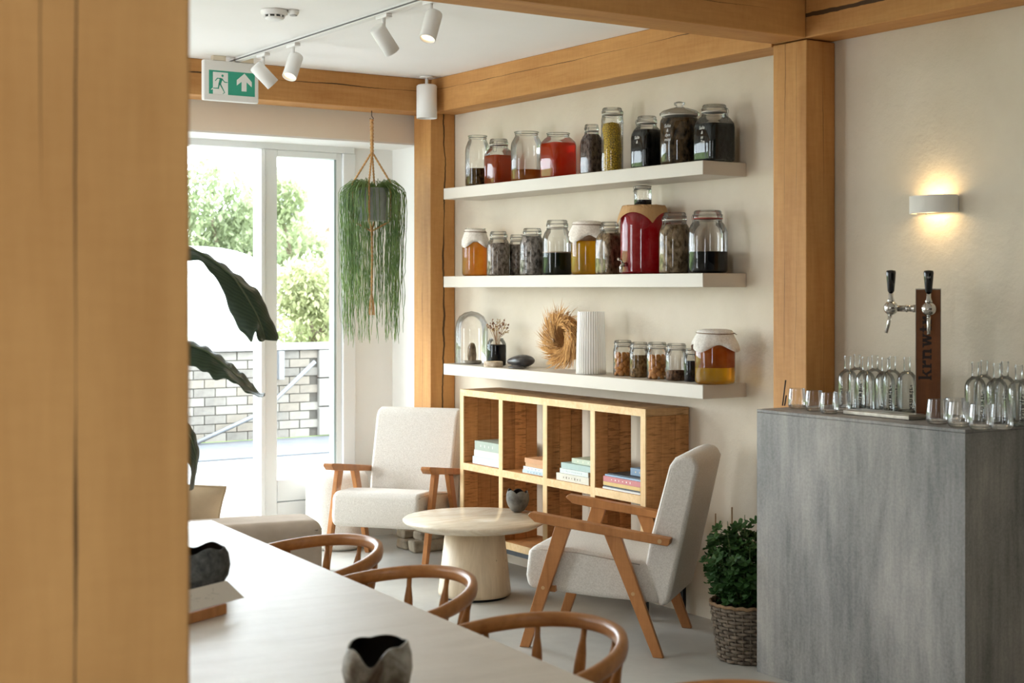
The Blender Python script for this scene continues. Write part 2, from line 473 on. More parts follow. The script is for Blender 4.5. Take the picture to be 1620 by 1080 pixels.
# stones under the corner post
m_stone = mottled('rubble_stone', S(120, 108, 92), S(186, 172, 150), 9, 0.9, bump=0.6, dist=0.02)
sp = thing('stone_plinth', 'low plinth of rough stacked stones under the corner post', None, (4.42, 7.62, 0), kind='structure')
random.seed(5)
for (cx, cy, cz, sx, sy, sz) in [(-0.05, -0.11, 0.035, 0.11, 0.05, 0.035), (0.09, -0.1, 0.034, 0.06, 0.06, 0.034), (-0.06, 0.03, 0.032, 0.09, 0.06, 0.032), (0.06, 0.05, 0.03, 0.09, 0.07, 0.03), (-0.02, -0.09, 0.09, 0.09, 0.06, 0.026), (0.1, -0.06, 0.089, 0.05, 0.07, 0.026), (-0.03, 0.05, 0.088, 0.12, 0.06, 0.027), (0.1, 0.07, 0.088, 0.05, 0.05, 0.027)]:
    b = MB(); vs = []
    b.box(-sx, sx, -sy, sy, -sz, sz)
    b.v = [(x * random.uniform(0.82, 1.0), y * random.uniform(0.82, 1.0), z) for x, y, z in b.v]
    o = mk('stone', b, m_stone, sp, bevel=0.016, seg=3); o.location = (cx, cy, cz + 0.0005)

# ------------------------------------------------------------------ outdoors
m_pave = N('pale_paving')
bt = m_pave.n('TexBrick'); bt.inputs['Scale'].default_value = 5.0
bt.inputs['Color1'].default_value = S(116, 116, 115); bt.inputs['Color2'].default_value = S(126, 126, 125); bt.inputs['Mortar'].default_value = S(104, 104, 103); bt.inputs['Mortar Size'].default_value = 0.012
m_pave.l(m_pave.coords(), bt.inputs['Vector']); m_pave.principled(bt.outputs[0], 0.9)
m_asph = mottled('pale_asphalt', S(76, 78, 81), S(86, 88, 91), 6, 0.9)
tag(mk('paved_ground', MB().box(-9, 30, 8.26, 12.6, -0.16, -0.02), m_pave.m), 'pale paved terrace outside the glazing', kind='structure')
tag(mk('asphalt_path', MB().box(-9, 30, 12.6, 14.0, -0.16, -0.005), m_asph), 'pale grey asphalt strip along the brick wall outside', kind='structure')
tag(mk('garden_ground', MB().box(-20, 60, 14.3, 70, -0.2, 0.6), mottled('lawn_green', S(96, 118, 58), S(140, 160, 92), 3, 0.95)), 'raised green garden behind the brick wall', kind='structure')
gw = thing('garden_wall', 'low wall of pale bricks with a flat coping beyond the terrace', 'wall', (4.3, 14.0, 0), kind='structure')
mk('mortar_core', MB().box(-0.3, 4.6, 0.012, 0.3, 0, 0.9), mottled('mortar', S(62, 59, 53), S(76, 72, 65), 9, 0.95), gw)
m_bricks = [mottled('pale_brick', S(108, 104, 96), S(126, 122, 114), 6, 0.9, bump=0.3), mottled('pale_brick_warm', S(102, 96, 87), S(120, 113, 102), 7, 0.9, bump=0.3), mottled('pale_brick_dull', S(88, 84, 78), S(112, 108, 101), 7, 0.9, bump=0.3)]
BL, BH = 0.232, 0.0905
bm_ = [mesh('brick', MB().box(0, BL - 0.011, 0, 0.1, 0, BH - 0.010)) for _ in range(3)]
hb_ = [mesh('brick', MB().box(0, BL / 2 - 0.011, 0, 0.1, 0, BH - 0.010)) for _ in range(3)]
for me, mt in zip(bm_ + hb_, m_bricks * 2): me.materials.append(mt)
random.seed(3)
for row in range(10):
    x = -0.1 - (BL / 2 if row % 2 else 0)
    while x < 2.52 - BL * 0.4:
        k = random.randrange(3)
        o = bpy.data.objects.new('brick', bm_[k]); COL.objects.link(o); o.parent = gw
        o.location = (x, random.uniform(-0.006, 0.004), row * BH + 0.002)
        x += BL
mk('coping', MB().box(-0.4, 4.8, -0.05, 0.36, 0.905, 0.965), mottled('coping_stone', S(140, 139, 135), S(156, 154, 150), 5, 0.85), gw, bevel=0.01)
for k, (z0, z1) in enumerate([(0.0, 0.30), (0.305, 0.60), (0.605, 0.90)]):
    mk('pillar_block', MB().box(2.535, 3.3, -0.045, 0.01, z0 + 0.004, z1), mottled('pillar_stone', S(108, 105, 99), S(122, 119, 113), 5, 0.9), gw, bevel=0.01)
m_galv = plain('galvanised_steel', S(104, 106, 108), 0.55, 0.1)
hr = thing('handrail', 'slanting galvanised handrail in front of the outdoor brick wall', 'handrail', (0, 0, 0))
def wy(px, py, Y):
    X, z = on_y(px, Y); return (X, Y, ht(py, z))
p0, p1 = wy(285, 712, 13.86), wy(420, 650, 13.86)
mk('rail', MB().tube([p0, p1, wy(441, 627, 13.88), wy(498, 572, 13.9)], 0.022, 8), m_galv, hr)
mk('upright', MB().tube([(p0[0], 13.86, -0.005), p0], 0.02, 8), m_galv, hr)
xq = wy(446, 600, 13.9)
mk('wall_stub', MB().box(xq[0] - 0.03, xq[0] + 0.03, 13.9, 13.96, xq[2], 0.9), m_galv, hr)
# white dome on the bank
b = MB(); rows = []
for j in range(15):
    t = j / 14 * PI / 2
    row = []
    for i in range(48):
        an = 2 * PI * i / 48
        def sp_(c, e): return math.copysign(abs(c) ** e, c)
        row.append((1.4 * sp_(math.cos(t), 0.66) * sp_(math.cos(an), 0.8), 1.1 * sp_(math.cos(t), 0.66) * sp_(math.sin(an), 0.8), 1.45 * sp_(math.sin(t), 0.66)))
    rows.append(row)
b.grid(rows, True, wrap=True)
dm = mk('garden_dome', b, plain('white_canvas', S(236, 236, 234), 0.6))
dm.location = (6.45, 17.0, 0.6)
tag(dm, 'large white rounded dome on the bank behind the brick wall', 'dome')
# house with a gable
hs = thing('garden_house', 'small gabled brick house among the trees outside', 'house', (16.9, 30, 0.6))
m_hb = mottled('house_brick', S(112, 92, 78), S(132, 110, 94), 8, 0.9)
mk('house_wall', MB().prism([(-2.2, 0), (2.2, 0), (2.2, 2.2), (0, 4.4), (-2.2, 2.2)], 0, 6, 'y'), m_hb, hs)
m_roof = mottled('roof_slate', S(104, 104, 107), S(120, 120, 123), 8, 0.8)
for s_ in (-1, 1):
    mk('roof_slope', MB().prism([(s_ * 2.5, 1.9), (0, 4.45), (0, 4.62), (s_ * 2.5, 2.07)], -0.25, 6.2, 'y'), m_roof, hs)
mk('gable_window', MB().box(-0.4, 0.4, -0.03, 0.0, 1.4, 2.4), m_frame, hs)
# trees and shrubs
m_lf = [leafy('leaf_pale', S(138, 148, 112), S(176, 182, 146), 0.5, 0.6, 1.2), leafy('leaf_mid', S(122, 134, 100), S(160, 168, 134), 0.5, 0.6, 1.2), leafy('leaf_yellow', S(146, 150, 108), S(178, 180, 142), 0.5, 0.6, 1.2)]
m_bark = mottled('bark', S(96, 84, 70), S(140, 126, 108), 9, 0.95, (1, 1, 0.2), 0.5)
def leaves(blobs, n, size, seed):
    random.seed(seed); b = MB()
    for _ in range(n):
        c, r = random.choice(blobs)
        while True:
            d = Vector((random.uniform(-1, 1), random.uniform(-1, 1), random.uniform(-1, 1)))
            if 0.25 < d.length < 1: break
        p = Vector(c) + Vector((d.x * r[0], d.y * r[1], d.z * r[2]))
        q = Matrix.Rotation(random.uniform(0, 6.28), 3, 'Z') @ Matrix.Rotation(random.uniform(-1.3, 1.3), 3, 'X')
        s = size * random.uniform(0.6, 1.3)
        b.add([p + q @ Vector(t) for t in ((-s * .45, 0, 0), (0, -s * .8, s * .1), (s * .45, 0, 0), (0, s * .9, -s * .1))], [(0, 1, 2, 3)])
    return b
def tree(name, label, cat, base, blobs, n, size, mat, seed, limbs):
    t = thing(name, label, cat, base, group='trees and shrubs in the garden outside')
    tr = MB(); tr.tube([(0, 0, 0), (0.03, 0, limbs[0] * 0.6), (0, 0.05, limbs[0])], [0.11, 0.09, 0.06], 8)
    mk('trunk', tr, m_bark, t)
    for c, r in blobs:
        mk('branch', MB().tube([(0, 0.03, limbs[0] * 0.7), (c[0] * 0.5, c[1] * 0.5, (limbs[0] * 0.8 + c[2]) / 2), c], [0.05, 0.035, 0.012], 6), m_bark, t)
    mk('foliage', leaves(blobs, n, size, seed), mat, t, kind='stuff', fixn=False)
    return t
def gx(px, Y): return on_y(px, Y)[0]
tree('garden_tree', 'tall loose pale green tree standing behind the white dome', 'tree', (gx(350, 21), 21, 0.6), [((-0.2, 0, 2.3), (0.75, 0.6, 0.6)), ((0.4, 0, 1.6), (0.55, 0.6, 0.7)), ((-0.7, 0.1, 1.5), (0.7, 0.6, 0.6)), ((0.1, 0, 1.1), (0.9, 0.6, 0.5))], 7000, 0.07, m_lf[1], 1, [1.5])
tree('garden_tree', 'broad light green tree between the dome and the gabled house', 'tree', (gx(470, 22), 22, 0.6), [((-0.35, 0, 2.4), (0.55, 0.5, 0.45)), ((-0.2, 0, 1.6), (0.8, 0.6, 0.6)), ((0.55, 0, 1.2), (0.6, 0.6, 0.55)), ((-0.6, 0, 1.0), (0.5, 0.6, 0.6))], 7000, 0.07, m_lf[0], 2, [1.4])
tree('garden_shrub', 'low bright shrub growing over the coping by the stone pillar', 'shrub', (gx(500, 15.2), 15.2, 0.6), [((0, 0, 0.5), (0.5, 0.45, 0.45)), ((0.4, 0.2, 0.9), (0.45, 0.4, 0.4)), ((-0.2, 0, 0.9), (0.3, 0.4, 0.35))], 7000, 0.045, m_lf[2], 3, [0.4])
tree('garden_shrub', 'yellow green bush hiding the foot of the gabled house', 'shrub', (gx(515, 18.5), 18.5, 0.6), [((0, 0, 0.9), (0.8, 0.5, 0.6)), ((-0.8, 0, 0.8), (0.6, 0.5, 0.5)), ((0.8, 0, 0.8), (0.6, 0.5, 0.6))], 7000, 0.055, m_lf[0], 4, [0.6])
tree('garden_tree', 'dense green tree far left beyond the dome', 'tree', (gx(300, 24), 24, 0.6), [((0, 0, 1.9), (0.9, 0.6, 0.7)), ((-0.9, 0, 1.5), (0.9, 0.6, 0.8)), ((0.8, 0, 1.2), (0.6, 0.6, 0.6))], 6000, 0.08, m_lf[1], 5, [1.4])
tree('garden_tree', 'hazy pale tree behind the gap between dome and house', 'tree', (gx(425, 26.6), 26.6, 0.6), [((0, 0, 1.8), (0.9, 0.6, 0.8)), ((0.9, 0, 1.4), (0.8, 0.6, 0.7)), ((-0.9, 0, 1.3), (0.8, 0.6, 0.7))], 6000, 0.085, m_lf[0], 6, [1.3])

# ------------------------------------------------------------------ shelves on the wall
m_shelf = mottled('shelf_lacquer', S(196, 187, 173), S(200, 191, 178), 2, 0.45, bump=0.02)
SHELF = {'top': 2.116, 'mid': 1.615, 'low': 1.118}
for key, z1, lab in (('top', 2.116, 'highest long cream floating shelf, just under the oak beam'), ('mid', 1.615, 'middle long cream floating shelf holding the red drink dispenser'), ('low', 1.118, 'lowest long cream floating shelf holding the dried grass wreath')):
    o = mk('floating_shelf', MB().box(-0.26, 0, 0, 2.24, -0.063, 0), m_shelf, bevel=0.002, seg=1)
    o.location = (XW - 0.001, 4.98, z1)
    tag(o, lab, 'shelf', 'floating shelves on the cream wall')

# ------------------------------------------------------------------ low open bookcase
m_edge = timber('bookcase_edge', S(206, 168, 116), S(236, 206, 160), 'z', knot=False, band=22, seed=3)
m_edge_y = timber('bookcase_edge_y', S(206, 168, 116), S(236, 206, 160), 'x', knot=False, band=22, seed=5)
def sawn(name, c1, c2, seed):
    a = N(name)
    w = a.noise(a.coords((1, 1, 0.12), (seed, seed, 0)), 14, 5, 0.6, 0.8)
    saw = a.noise(a.coords((0.12, 0.12, 1.0), (seed, 0, seed)), 120, 2)
    patch = a.ramp(a.noise(a.coords((1, 1, 0.5), (seed * 5, 0, 0)), 6, 2), [(0.42, (0, 0, 0, 1)), (0.6, (1, 1, 1, 1))])
    fac = a.math('ADD', a.math('MULTIPLY', w, 0.6), a.math('MULTIPLY', saw, 0.4))
    line = a.math('MULTIPLY', a.math('LESS_THAN', saw, 0.43), patch)
    a.principled(a.mix(a.math('MULTIPLY', line, 0.45), a.ramp(fac, [(0.32, c1), (0.66, c2)]), tuple(q * 0.25 for q in c1[:3]) + (1,)), 0.65, bump=fac, strength=0.3, dist=0.004, spec=0.25)
    return a.m
m_pl = [sawn('sawn_plank_dark', S(138, 94, 54), S(190, 136, 84), 1.0), sawn('sawn_plank_mid', S(160, 110, 64), S(206, 150, 96), 2.0), sawn('sawn_plank_warm', S(176, 120, 70), S(216, 158, 100), 3.0)]
BX0, BX1 = 4.30, 4.565
BY = [5.363, 5.773, 6.181, 6.595, 7.008]
bc = thing('bookcase', 'low open-backed bookcase of rough sawn timber with eight bays', 'bookcase', (BX0, BY[0], 0))
T = 0.036; D = BX1 - BX0; LEN = BY[4] - BY[0]
def planks(parent, nm, y0, y1, z0, z1, cols, DD):
    xs_ = [0.006, DD * 0.36, DD * 0.68, DD]
    for k in range(3):
        mk(nm, MB().box(xs_[k] + 0.0008, xs_[k + 1] - 0.0008, y0 + (0.0008 if k % 2 else 0), y1 - (0.0008 if k % 2 else 0), z0, z1), m_pl[cols[k]], parent, bevel=0.0015, seg=1)
tp = mk('top_board', MB().box(0.006, D, 0, LEN, 0.95, 0.985), sawn('top_plank', S(150, 112, 72), S(196, 156, 110), 5.0), bc, bevel=0.003)
mk('front_lipping', MB().box(0, 0.0055, 0, LEN, 0.95, 0.985), m_edge_y, tp)
bt_ = mk('bottom_board', MB().box(0.006, D, 0, LEN, 0.162, 0.2), m_pl[2], bc, bevel=0.003)
mk('front_lipping', MB().box(0, 0.0055, 0, LEN, 0.162, 0.2), m_edge_y, bt_)
ys_d = [0.0] + [BY[k] - BY[0] - T / 2 for k in (1, 2, 3)] + [LEN - T]
tones = [(0, 0, 0), (1, 0, 1), (0, 1, 0), (0, 2, 1), (2, 1, 1)]
for k, y0 in enumerate(ys_d):
    dv = bpy.data.objects.new('upright', None); COL.objects.link(dv); dv.parent = bc
    planks(dv, 'plank', y0, y0 + T, 0.2005, 0.9495, tones[k], D if k in (0, 4) else 0.226)
    mk('front_lipping', MB().box(0, 0.0055, y0, y0 + T, 0.2005, 0.9495), m_edge, dv)
for k in range(4):
    y0, y1 = ys_d[k] + T + 0.0005, ys_d[k + 1] - 0.0005
    sh = mk('shelf_board', MB().box(0.006, 0.226, y0, y1, 0.54, 0.578), m_pl[2], bc, bevel=0.002)
    mk('front_lipping', MB().box(0, 0.0055, y0, y1, 0.54, 0.578), m_edge_y, sh)
m_blk = plain('black_steel', S(34, 36, 40), 0.45, 0.3)
fr = MB()
fr.box(0.01, 0.03, 0.01, LEN - 0.01, 0.135, 0.1615).box(D - 0.03, D - 0.01, 0.01, LEN - 0.01, 0.135, 0.1615).box(0.03, D - 0.03, 0.01, 0.03, 0.135, 0.1615).box(0.03, D - 0.03, LEN - 0.03, LEN - 0.01, 0.135, 0.1615)
mk('base_frame', fr, m_blk, bc)
for x in (0.01, D - 0.03):
    for y in (0.01, LEN - 0.03): mk('foot', MB().box(x, x + 0.02, y, y + 0.02, 0.0, 0.1345), m_blk, bc)

# books lying flat in the upper bays
m_pages = mottled('page_edges', S(200, 192, 174), S(214, 208, 194), 60, 0.9, (0.2, 0.2, 6), 0.1)
def book(label, loc, w, l, t, c, rz=0.0, title=None, group='books lying in the bookcase'):
    b = thing('book', label, 'book', loc, rz, group)
    c = tuple(q * 0.72 for q in c[:3]) + (1,)
    cm = mottled('book_cover', c, tuple(min(1, q * 1.12) for q in c[:3]) + (1,), 20, 0.55, bump=0.03)
    k = min(0.003, t * 0.16)
    mb = MB().box(0, w, 0, l, 0, k).box(0, w, 0, l, t - k, t).box(0, k, 0, l, k, t - k)
    mk('cover', mb, cm, b)
    mk('pages', MB().box(k + 0.0003, w - 0.004, 0.004, l - 0.004, k + 0.0003, t - k - 0.0003), m_pages, b)
    if title:
        q = MB(); y = l * 0.78
        random.seed(int(t * 9999))
        n = title[1]
        for i in range(n):
            hh = random.uniform(0.18, 0.36) * t
            q.box(-0.0006, -0.0001, y - random.uniform(0.003, 0.008), y, t * 0.5 - hh / 2, t * 0.5 + hh / 2); y -= l * 0.6 / n
        mk('spine_lettering', q, plain('spine_ink', title[0], 0.6), b, kind='stuff')
    return b
ZS = 0.5785
def stack(bay, items):
    z = ZS
    yb = BY[bay] + (T if bay == 0 else T / 2)
    for (lab, dx, dy, w, l, t, c, rz, ti) in items:
        book(lab, (BX0 + dx, yb + dy, z + 0.0003), w, l, t, c, R(rz), ti)
        z += t + 0.0006
stack(3, [('thick pale blue book at the bottom of the three book pile', 0.03, 0.012, 0.2, 0.30, 0.04, S(214, 222, 232), 0, None),
          ('cream book in the middle of the three book pile', 0.032, 0.015, 0.2, 0.285, 0.036, S(232, 228, 214), 0, None),
          ('sage green hardback on top of the three book pile', 0.03, 0.02, 0.2, 0.27, 0.05, S(172, 184, 168), 0, (S(226, 228, 216), 4))])
stack(2, [('thin pale blue booklet at the bottom of the pile topped by orange books', 0.03, 0.006, 0.18, 0.225, 0.017, S(196, 216, 226), 0, (S(90, 130, 150), 5)),
          ('thin white booklet with a blue line below the two orange books', 0.03, 0.008, 0.18, 0.215, 0.017, S(222, 230, 236), 0, (S(100, 140, 165), 4)),
          ('tan orange book below the topmost orange book', 0.034, 0.008, 0.18, 0.2, 0.02, S(214, 164, 112), 0, None),
          ('orange book with a pale spine on top of the thin booklets', 0.03, 0.012, 0.18, 0.198, 0.024, S(214, 156, 104), 0, None)])
stack(1, [('cream book with dark spine marks under three greenish books', 0.012, 0.03, 0.2, 0.275, 0.036, S(230, 224, 206), 0, (S(120, 110, 96), 7)),
          ('white book with a spotted spine, second from the bottom below pale teal', 0.02, 0.045, 0.19, 0.24, 0.024, S(226, 232, 228), 0, (S(170, 182, 180), 9)),
          ('pale teal book under the topmost pale green one', 0.025, 0.02, 0.19, 0.262, 0.028, S(180, 202, 194), 0, None),
          ('pale green book topping the pile with the spotted spine', 0.05, 0.004, 0.17, 0.22, 0.025, S(206, 216, 190), 0, (S(230, 226, 200), 3))])
stack(0, [('thin white book at the bottom below the yellow spine', 0.012, 0.018, 0.21, 0.29, 0.009, S(232, 232, 228), 0, None),
          ('thin black book between the white and yellow spines', 0.016, 0.02, 0.2, 0.285, 0.007, S(52, 58, 62), 0, None),
          ('yellow spined book under the pink one', 0.014, 0.02, 0.2, 0.287, 0.017, S(232, 196, 120), 0, None),
          ('pink spined book with small white lettering', 0.014, 0.018, 0.2, 0.288, 0.026, S(214, 130, 130), 0, (S(240, 220, 214), 6)),
          ('thin light blue book above the pink spine', 0.02, 0.01, 0.2, 0.29, 0.008, S(160, 188, 214), 0, None),
          ('thin black magazine under the blue photo book', 0.03, 0.006, 0.2, 0.28, 0.005, S(46, 48, 54), 0, None),
          ('blue photo covered book lying on top of the pink and yellow ones', 0.07, 0.004, 0.16, 0.16, 0.034, S(134, 160, 186), 0, (S(210, 196, 170), 3))])

# ------------------------------------------------------------------ armchairs
m_boucle = N('boucle_fabric')
co = m_boucle.coords()
v1 = m_boucle.noise(co, 190, 3, 0.7); v2 = m_boucle.noise(co, 14, 3)
m_boucle.principled(m_boucle.ramp(v1, [(0.3, S(196, 188, 178)), (0.7, S(226, 220, 212))]), 0.95, bump=v1, strength=0.6, dist=0.004, spec=0.1)
m_boucle = m_boucle.m
m_pipe = plain('seam_piping', S(176, 166, 154), 0.9)
m_beech = timber('stained_beech', S(152, 98, 54), S(190, 130, 78), 'z', knot=False, band=14, seed=7, rough=0.4)
m_brass = plain('screw_cap', S(196, 160, 116), 0.35, 0.5)
def armchair(label, loc, rz):
    c = thing('armchair', label, 'armchair', loc, rz, 'cream armchairs around the coffee table')
    hw = 0.255
    def seam(poly, x, parent):
        mk('piping', MB().tube([(x, p[0], p[1]) for p in poly], 0.0028, 6), m_pipe, parent)
    seat = [(0.0, 0.245), (-0.012, 0.30), (0.0, 0.405), (0.03, 0.435), (0.20, 0.43), (0.53, 0.388), (0.57, 0.37), (0.595, 0.215), (0.3, 0.225)]
    so = mk('seat', MB().prism(seat, -hw, hw, 'x'), m_boucle, c, bevel=0.028, seg=5)
    for s_ in (-1, 1): seam([(0.02, 0.41), (0.06, 0.415), (0.22, 0.412), (0.5, 0.378)], s_ * (hw - 0.004), so)
    back = [(0.585, 0.2), (0.52, 0.37), (0.545, 0.50), (0.625, 0.80), (0.65, 0.835), (0.69, 0.848), (0.735, 0.84), (0.755, 0.80), (0.70, 0.55), (0.625, 0.22)]
    bo = mk('backrest', MB().prism(back, -hw, hw, 'x'), m_boucle, c, bevel=0.03, seg=5)
    for s_ in (-1, 1): seam([(0.535, 0.38), (0.558, 0.50), (0.632, 0.785), (0.65, 0.808), (0.70, 0.815)], s_ * (hw - 0.005), bo)
    for s_ in (-1, 1):
        x = s_ * 0.287
        def leg(y0, y1, z1):
            L = MB(); w0, w1 = 0.022, 0.036
            pr = [(y0 - w0, 0), (y0 + w0, 0), (y1 + w1, z1), (y1 - w1, z1)]
            L.prism(pr, x - 0.013, x + 0.013, 'x')
            return mk('leg', L, m_beech, c, bevel=0.003)
        lf = leg(0.0, 0.175, 0.533); lr = leg(0.59, 0.39, 0.508)
        for l_, (y, z) in ((lf, (0.085, 0.262)), (lr, (0.482, 0.262))):
            Mx = Matrix.Translation((x + s_ * 0.013, y, z)) @ Matrix.Rotation(R(90), 4, 'Y')
            mk('bolt_cap', MB().lathe([(0.008, -0.002), (0.008, 0.002)], 12, Mx), m_brass, l_)
        pr = [(0.03, 0.585), (0.018, 0.572), (0.05, 0.545), (0.14, 0.531), (0.63, 0.472), (0.64, 0.478), (0.645, 0.503), (0.1, 0.576)]
        ar = mk('armrest', MB().prism(pr, x - 0.028, x + 0.028, 'x'), m_beech, c, bevel=0.005)
        Mx = Matrix.Translation((x + s_ * 0.028, 0.60, 0.492)) @ Matrix.Rotation(R(90), 4, 'Y')
        mk('bolt_cap', MB().lathe([(0.009, -0.002), (0.009, 0.002)], 12, Mx), m_brass, ar)
    for y, z in ((0.12, 0.262), (0.5, 0.225)):
        mk('cross_rail', MB().box(-0.274, 0.274, y - 0.012, y + 0.012, z - 0.02, z + 0.005), m_beech, c)
    return c
armchair('cream boucle armchair with its back to the potted geranium and the bar', (3.792, 5.449, 0), R(-142.3))
armchair('cream boucle armchair in the corner between glazed door and bookcase', (3.795, 7.075, 0), R(-51.1))

# ------------------------------------------------------------------ pouf, coffee table, vases
def wob_p(a, r, z, j): return r * (1 + 0.012 * math.sin(3 * a + 1) + 0.01 * math.sin(7 * a)), z
o = mk('pouf', MB().lathe([(0.02, 0.0), (0.15, 0.0), (0.178, 0.02), (0.188, 0.08), (0.19, 0.2), (0.188, 0.36), (0.182, 0.42), (0.16, 0.45), (0.1, 0.462), (0.02, 0.465)], 40, wob=wob_p), m_boucle)
o.location = (4.0, 7.92, 0.0005)
tag(o, 'round cream boucle pouf by the glazed door behind the armchair', 'pouf')
a = N('travertine')
v1 = a.noise(a.coords((1.2, 5, 1), (0, 0, 0)), 3.2, 6, 0.6, 0.6); v2 = a.noise(a.coords((1, 4, 1)), 40, 3)
a.principled(a.ramp(a.math('ADD', a.math('MULTIPLY', v1, 0.75), a.math('MULTIPLY', v2, 0.25)), [(0.33, S(206, 188, 162)), (0.66, S(232, 220, 200))]), 0.22, spec=0.5)
m_trav = a.m
a = N('travertine_base')
v1 = a.noise(a.coords((5, 5, 0.5)), 4.0, 6, 0.65, 0.4); vo = a.n('TexVoronoi'); vo.inputs['Scale'].default_value = 22; a.l(a.coords((1.4, 1.4, 0.7)), vo.inputs['Vector'])
pit = a.math('MULTIPLY', a.math('LESS_THAN', vo.outputs['Distance'], 0.12), a.math('GREATER_THAN', v1, 0.56))
a.principled(a.mix(a.math('MULTIPLY', pit, 0.6), a.ramp(v1, [(0.32, S(200, 178, 148)), (0.68, S(226, 208, 180))]), S(120, 98, 72)), 0.45, bump=a.math('SUBTRACT', 1.0, pit), strength=0.3, dist=0.004)
m_travb = a.m
ct = thing('coffee_table', 'round travertine coffee table on a tapered drum base', 'table', (3.942, 6.285, 0))
mk('table_top', MB().lathe([(0.02, 0.352), (0.318, 0.352), (0.355, 0.374), (0.362, 0.382), (0.362, 0.388), (0.358, 0.392), (0.02, 0.392)], 72), m_trav, ct)
mk('base', MB().lathe([(0.172, 0.012), (0.182, 0.014), (0.183, 0.03), (0.146, 0.3515)], 64), m_travb, ct)
mk('base_ring', MB().lathe([(0.165, 0.0), (0.165, 0.0118)], 48), m_blk, ct)
m_cer = mottled('raku_ceramic', S(60, 56, 50), S(128, 124, 116), 16, 0.75, bump=0.5, dist=0.01)
m_cer2 = N('raku_two_tone')
v = m_cer2.noise(m_cer2.coords((1, 1, 1), (0.3, 0.1, 0)), 14, 6, 0.6, 0.5)
m_cer2.principled(m_cer2.ramp(v, [(0.34, S(70, 50, 34)), (0.45, S(120, 112, 100)), (0.62, S(186, 184, 178))]), 0.5, bump=v, strength=0.3, dist=0.006)
m_cer2 = m_cer2.m
m_dark_in = mottled('burnt_glaze', S(12, 12, 14), S(40, 28, 16), 12, 0.35)
m_dark_cer = mottled('charcoal_ceramic', S(36, 38, 38), S(92, 92, 88), 60, 0.85, bump=0.7, dist=0.004)
def bowl(name, label, loc, rad, h, mats, seed, amp=0.18, rz=0.0, prof=None, cat='bowl'):
    t = thing(name, label, cat, loc, rz)
    P = prof or [(0.30, 0.0), (0.55, 0.06), (0.85, 0.3), (0.98, 0.55), (0.96, 0.78), (0.84, 0.97)]
    random.seed(seed)
    ph = [random.uniform(0, 6.28) for _ in range(4)]
    if amp == 'notch':
        def rim(a):
            a = (a + PI) % (2 * PI) - PI
            return 1.03 - 0.40 * math.exp(-(a / 0.42) ** 2) + 0.05 * abs(math.sin(2.5 * a + 0.4)) - 0.10 * math.exp(-((a + 1.2) / 0.6) ** 2)
    elif amp == 'petal':
        def rim(a): return 0.90 + 0.14 * abs(math.sin(2.5 * a + 0.7)) + 0.04 * math.sin(a + 1)
    else: rim = lambda a: 1 + amp * (0.5 * math.sin(3 * a + ph[0]) + 0.35 * math.sin(5 * a + ph[1]) + 0.3 * math.sin(2 * a + ph[2]) - 0.15)
    def wob(sc):
        def w(a, r, z, j):
            k = z / h
            return r * sc * (1 + 0.05 * math.sin(2 * a + ph[3]) * k), z * (1 + (rim(a) - 1) * max(0, k) ** 2)
        return w
    mk('outer_wall', MB().lathe([(p[0] * rad, p[1] * h) for p in P], 56, wob=wob(1.0), cap1=False), mats[0], t)
    inn = [(p[0] * rad, max(p[1] * h, 0.012)) for p in P[1:]]
    inn[0] = (P[1][0] * rad * 0.8, 0.014)
    mk('inner_wall', MB().lathe(inn, 56, wob=wob(0.93), cap0=True, cap1=False), mats[1], t)
    # lip joins both walls
    lip = MB(); ra = []; rb = []
    for i in range(56):
        an = 2 * PI * i / 56
        r1, z1 = wob(1.0)(an, P[-1][0] * rad, P[-1][1] * h, 0); r2, z2 = wob(0.93)(an, P[-1][0] * rad, P[-1][1] * h, 0)
        ra.append((r1 * math.cos(an), r1 * math.sin(an), z1)); rb.append((r2 * math.cos(an), r2 * math.sin(an), z2))
    lip.grid([ra, rb], True, wrap=True)
    mk('rim', lip, mats[0], t)
    return t
bx, by = on_floor(819, 811, 0.392)
bowl('ceramic_bowl', 'small grey raku bowl with a torn rim on the round coffee table', (bx + 0.02, by + 0.03, 0.3925), 0.060, 0.112, (m_cer, m_dark_in), 4, 'petal', R(100))

# ------------------------------------------------------------------ dining table and hoop chairs (turned a little against the room)
TR = R(-3.65)
NV, TV = Vector((math.cos(TR), math.sin(TR), 0)), Vector((-math.sin(TR), math.cos(TR), 0))
def NT(n, t, z=0.0): return tuple(NV * n + TV * t + Vector((0, 0, z)))
a = N('oiled_tabletop')
v1 = a.noise(a.coords((1.0, 5, 1)), 3, 6, 0.62, 0.6); v2 = a.noise(a.coords((3, 1, 1), (4, 2, 0)), 9, 6, 0.7, 1.5)
a.principled(a.ramp(v1, [(0.3, S(190, 176, 158)), (0.7, S(208, 196, 180))]), a.ramp(v2, [(0.35, (0.40,) * 3 + (1,)), (0.7, (0.5,) * 3 + (1,))]), bump=v2, strength=0.03, dist=0.004, spec=1.0, Coat_Weight=1.0, Coat_Roughness=0.55, Coat_IOR=1.7)
m_ttop = a.m
TH = 0.75
dt = thing('dining_table', 'long pale dining table with a satin top beside the oak post', 'table', NT(0.72, 1.75), TR)
mk('table_top', MB().box(0, 0.915, 0, 3.17, TH - 0.035, TH), m_ttop, dt, bevel=0.004)
for (x0, y0) in ((0.12, 0.12), (0.62, 0.12), (0.12, 2.97), (0.62, 2.97)):
    mk('leg', MB().box(x0, x0 + 0.08, y0, y0 + 0.08, 0, TH - 0.0355), m_beech, dt, bevel=0.004)
mk('apron', MB().box(0.14, 0.16, 0.2, 2.97, 0.63, TH - 0.0355), m_beech, dt)
mk('apron', MB().box(0.65, 0.67, 0.2, 2.97, 0.63, TH - 0.0355), m_beech, dt)
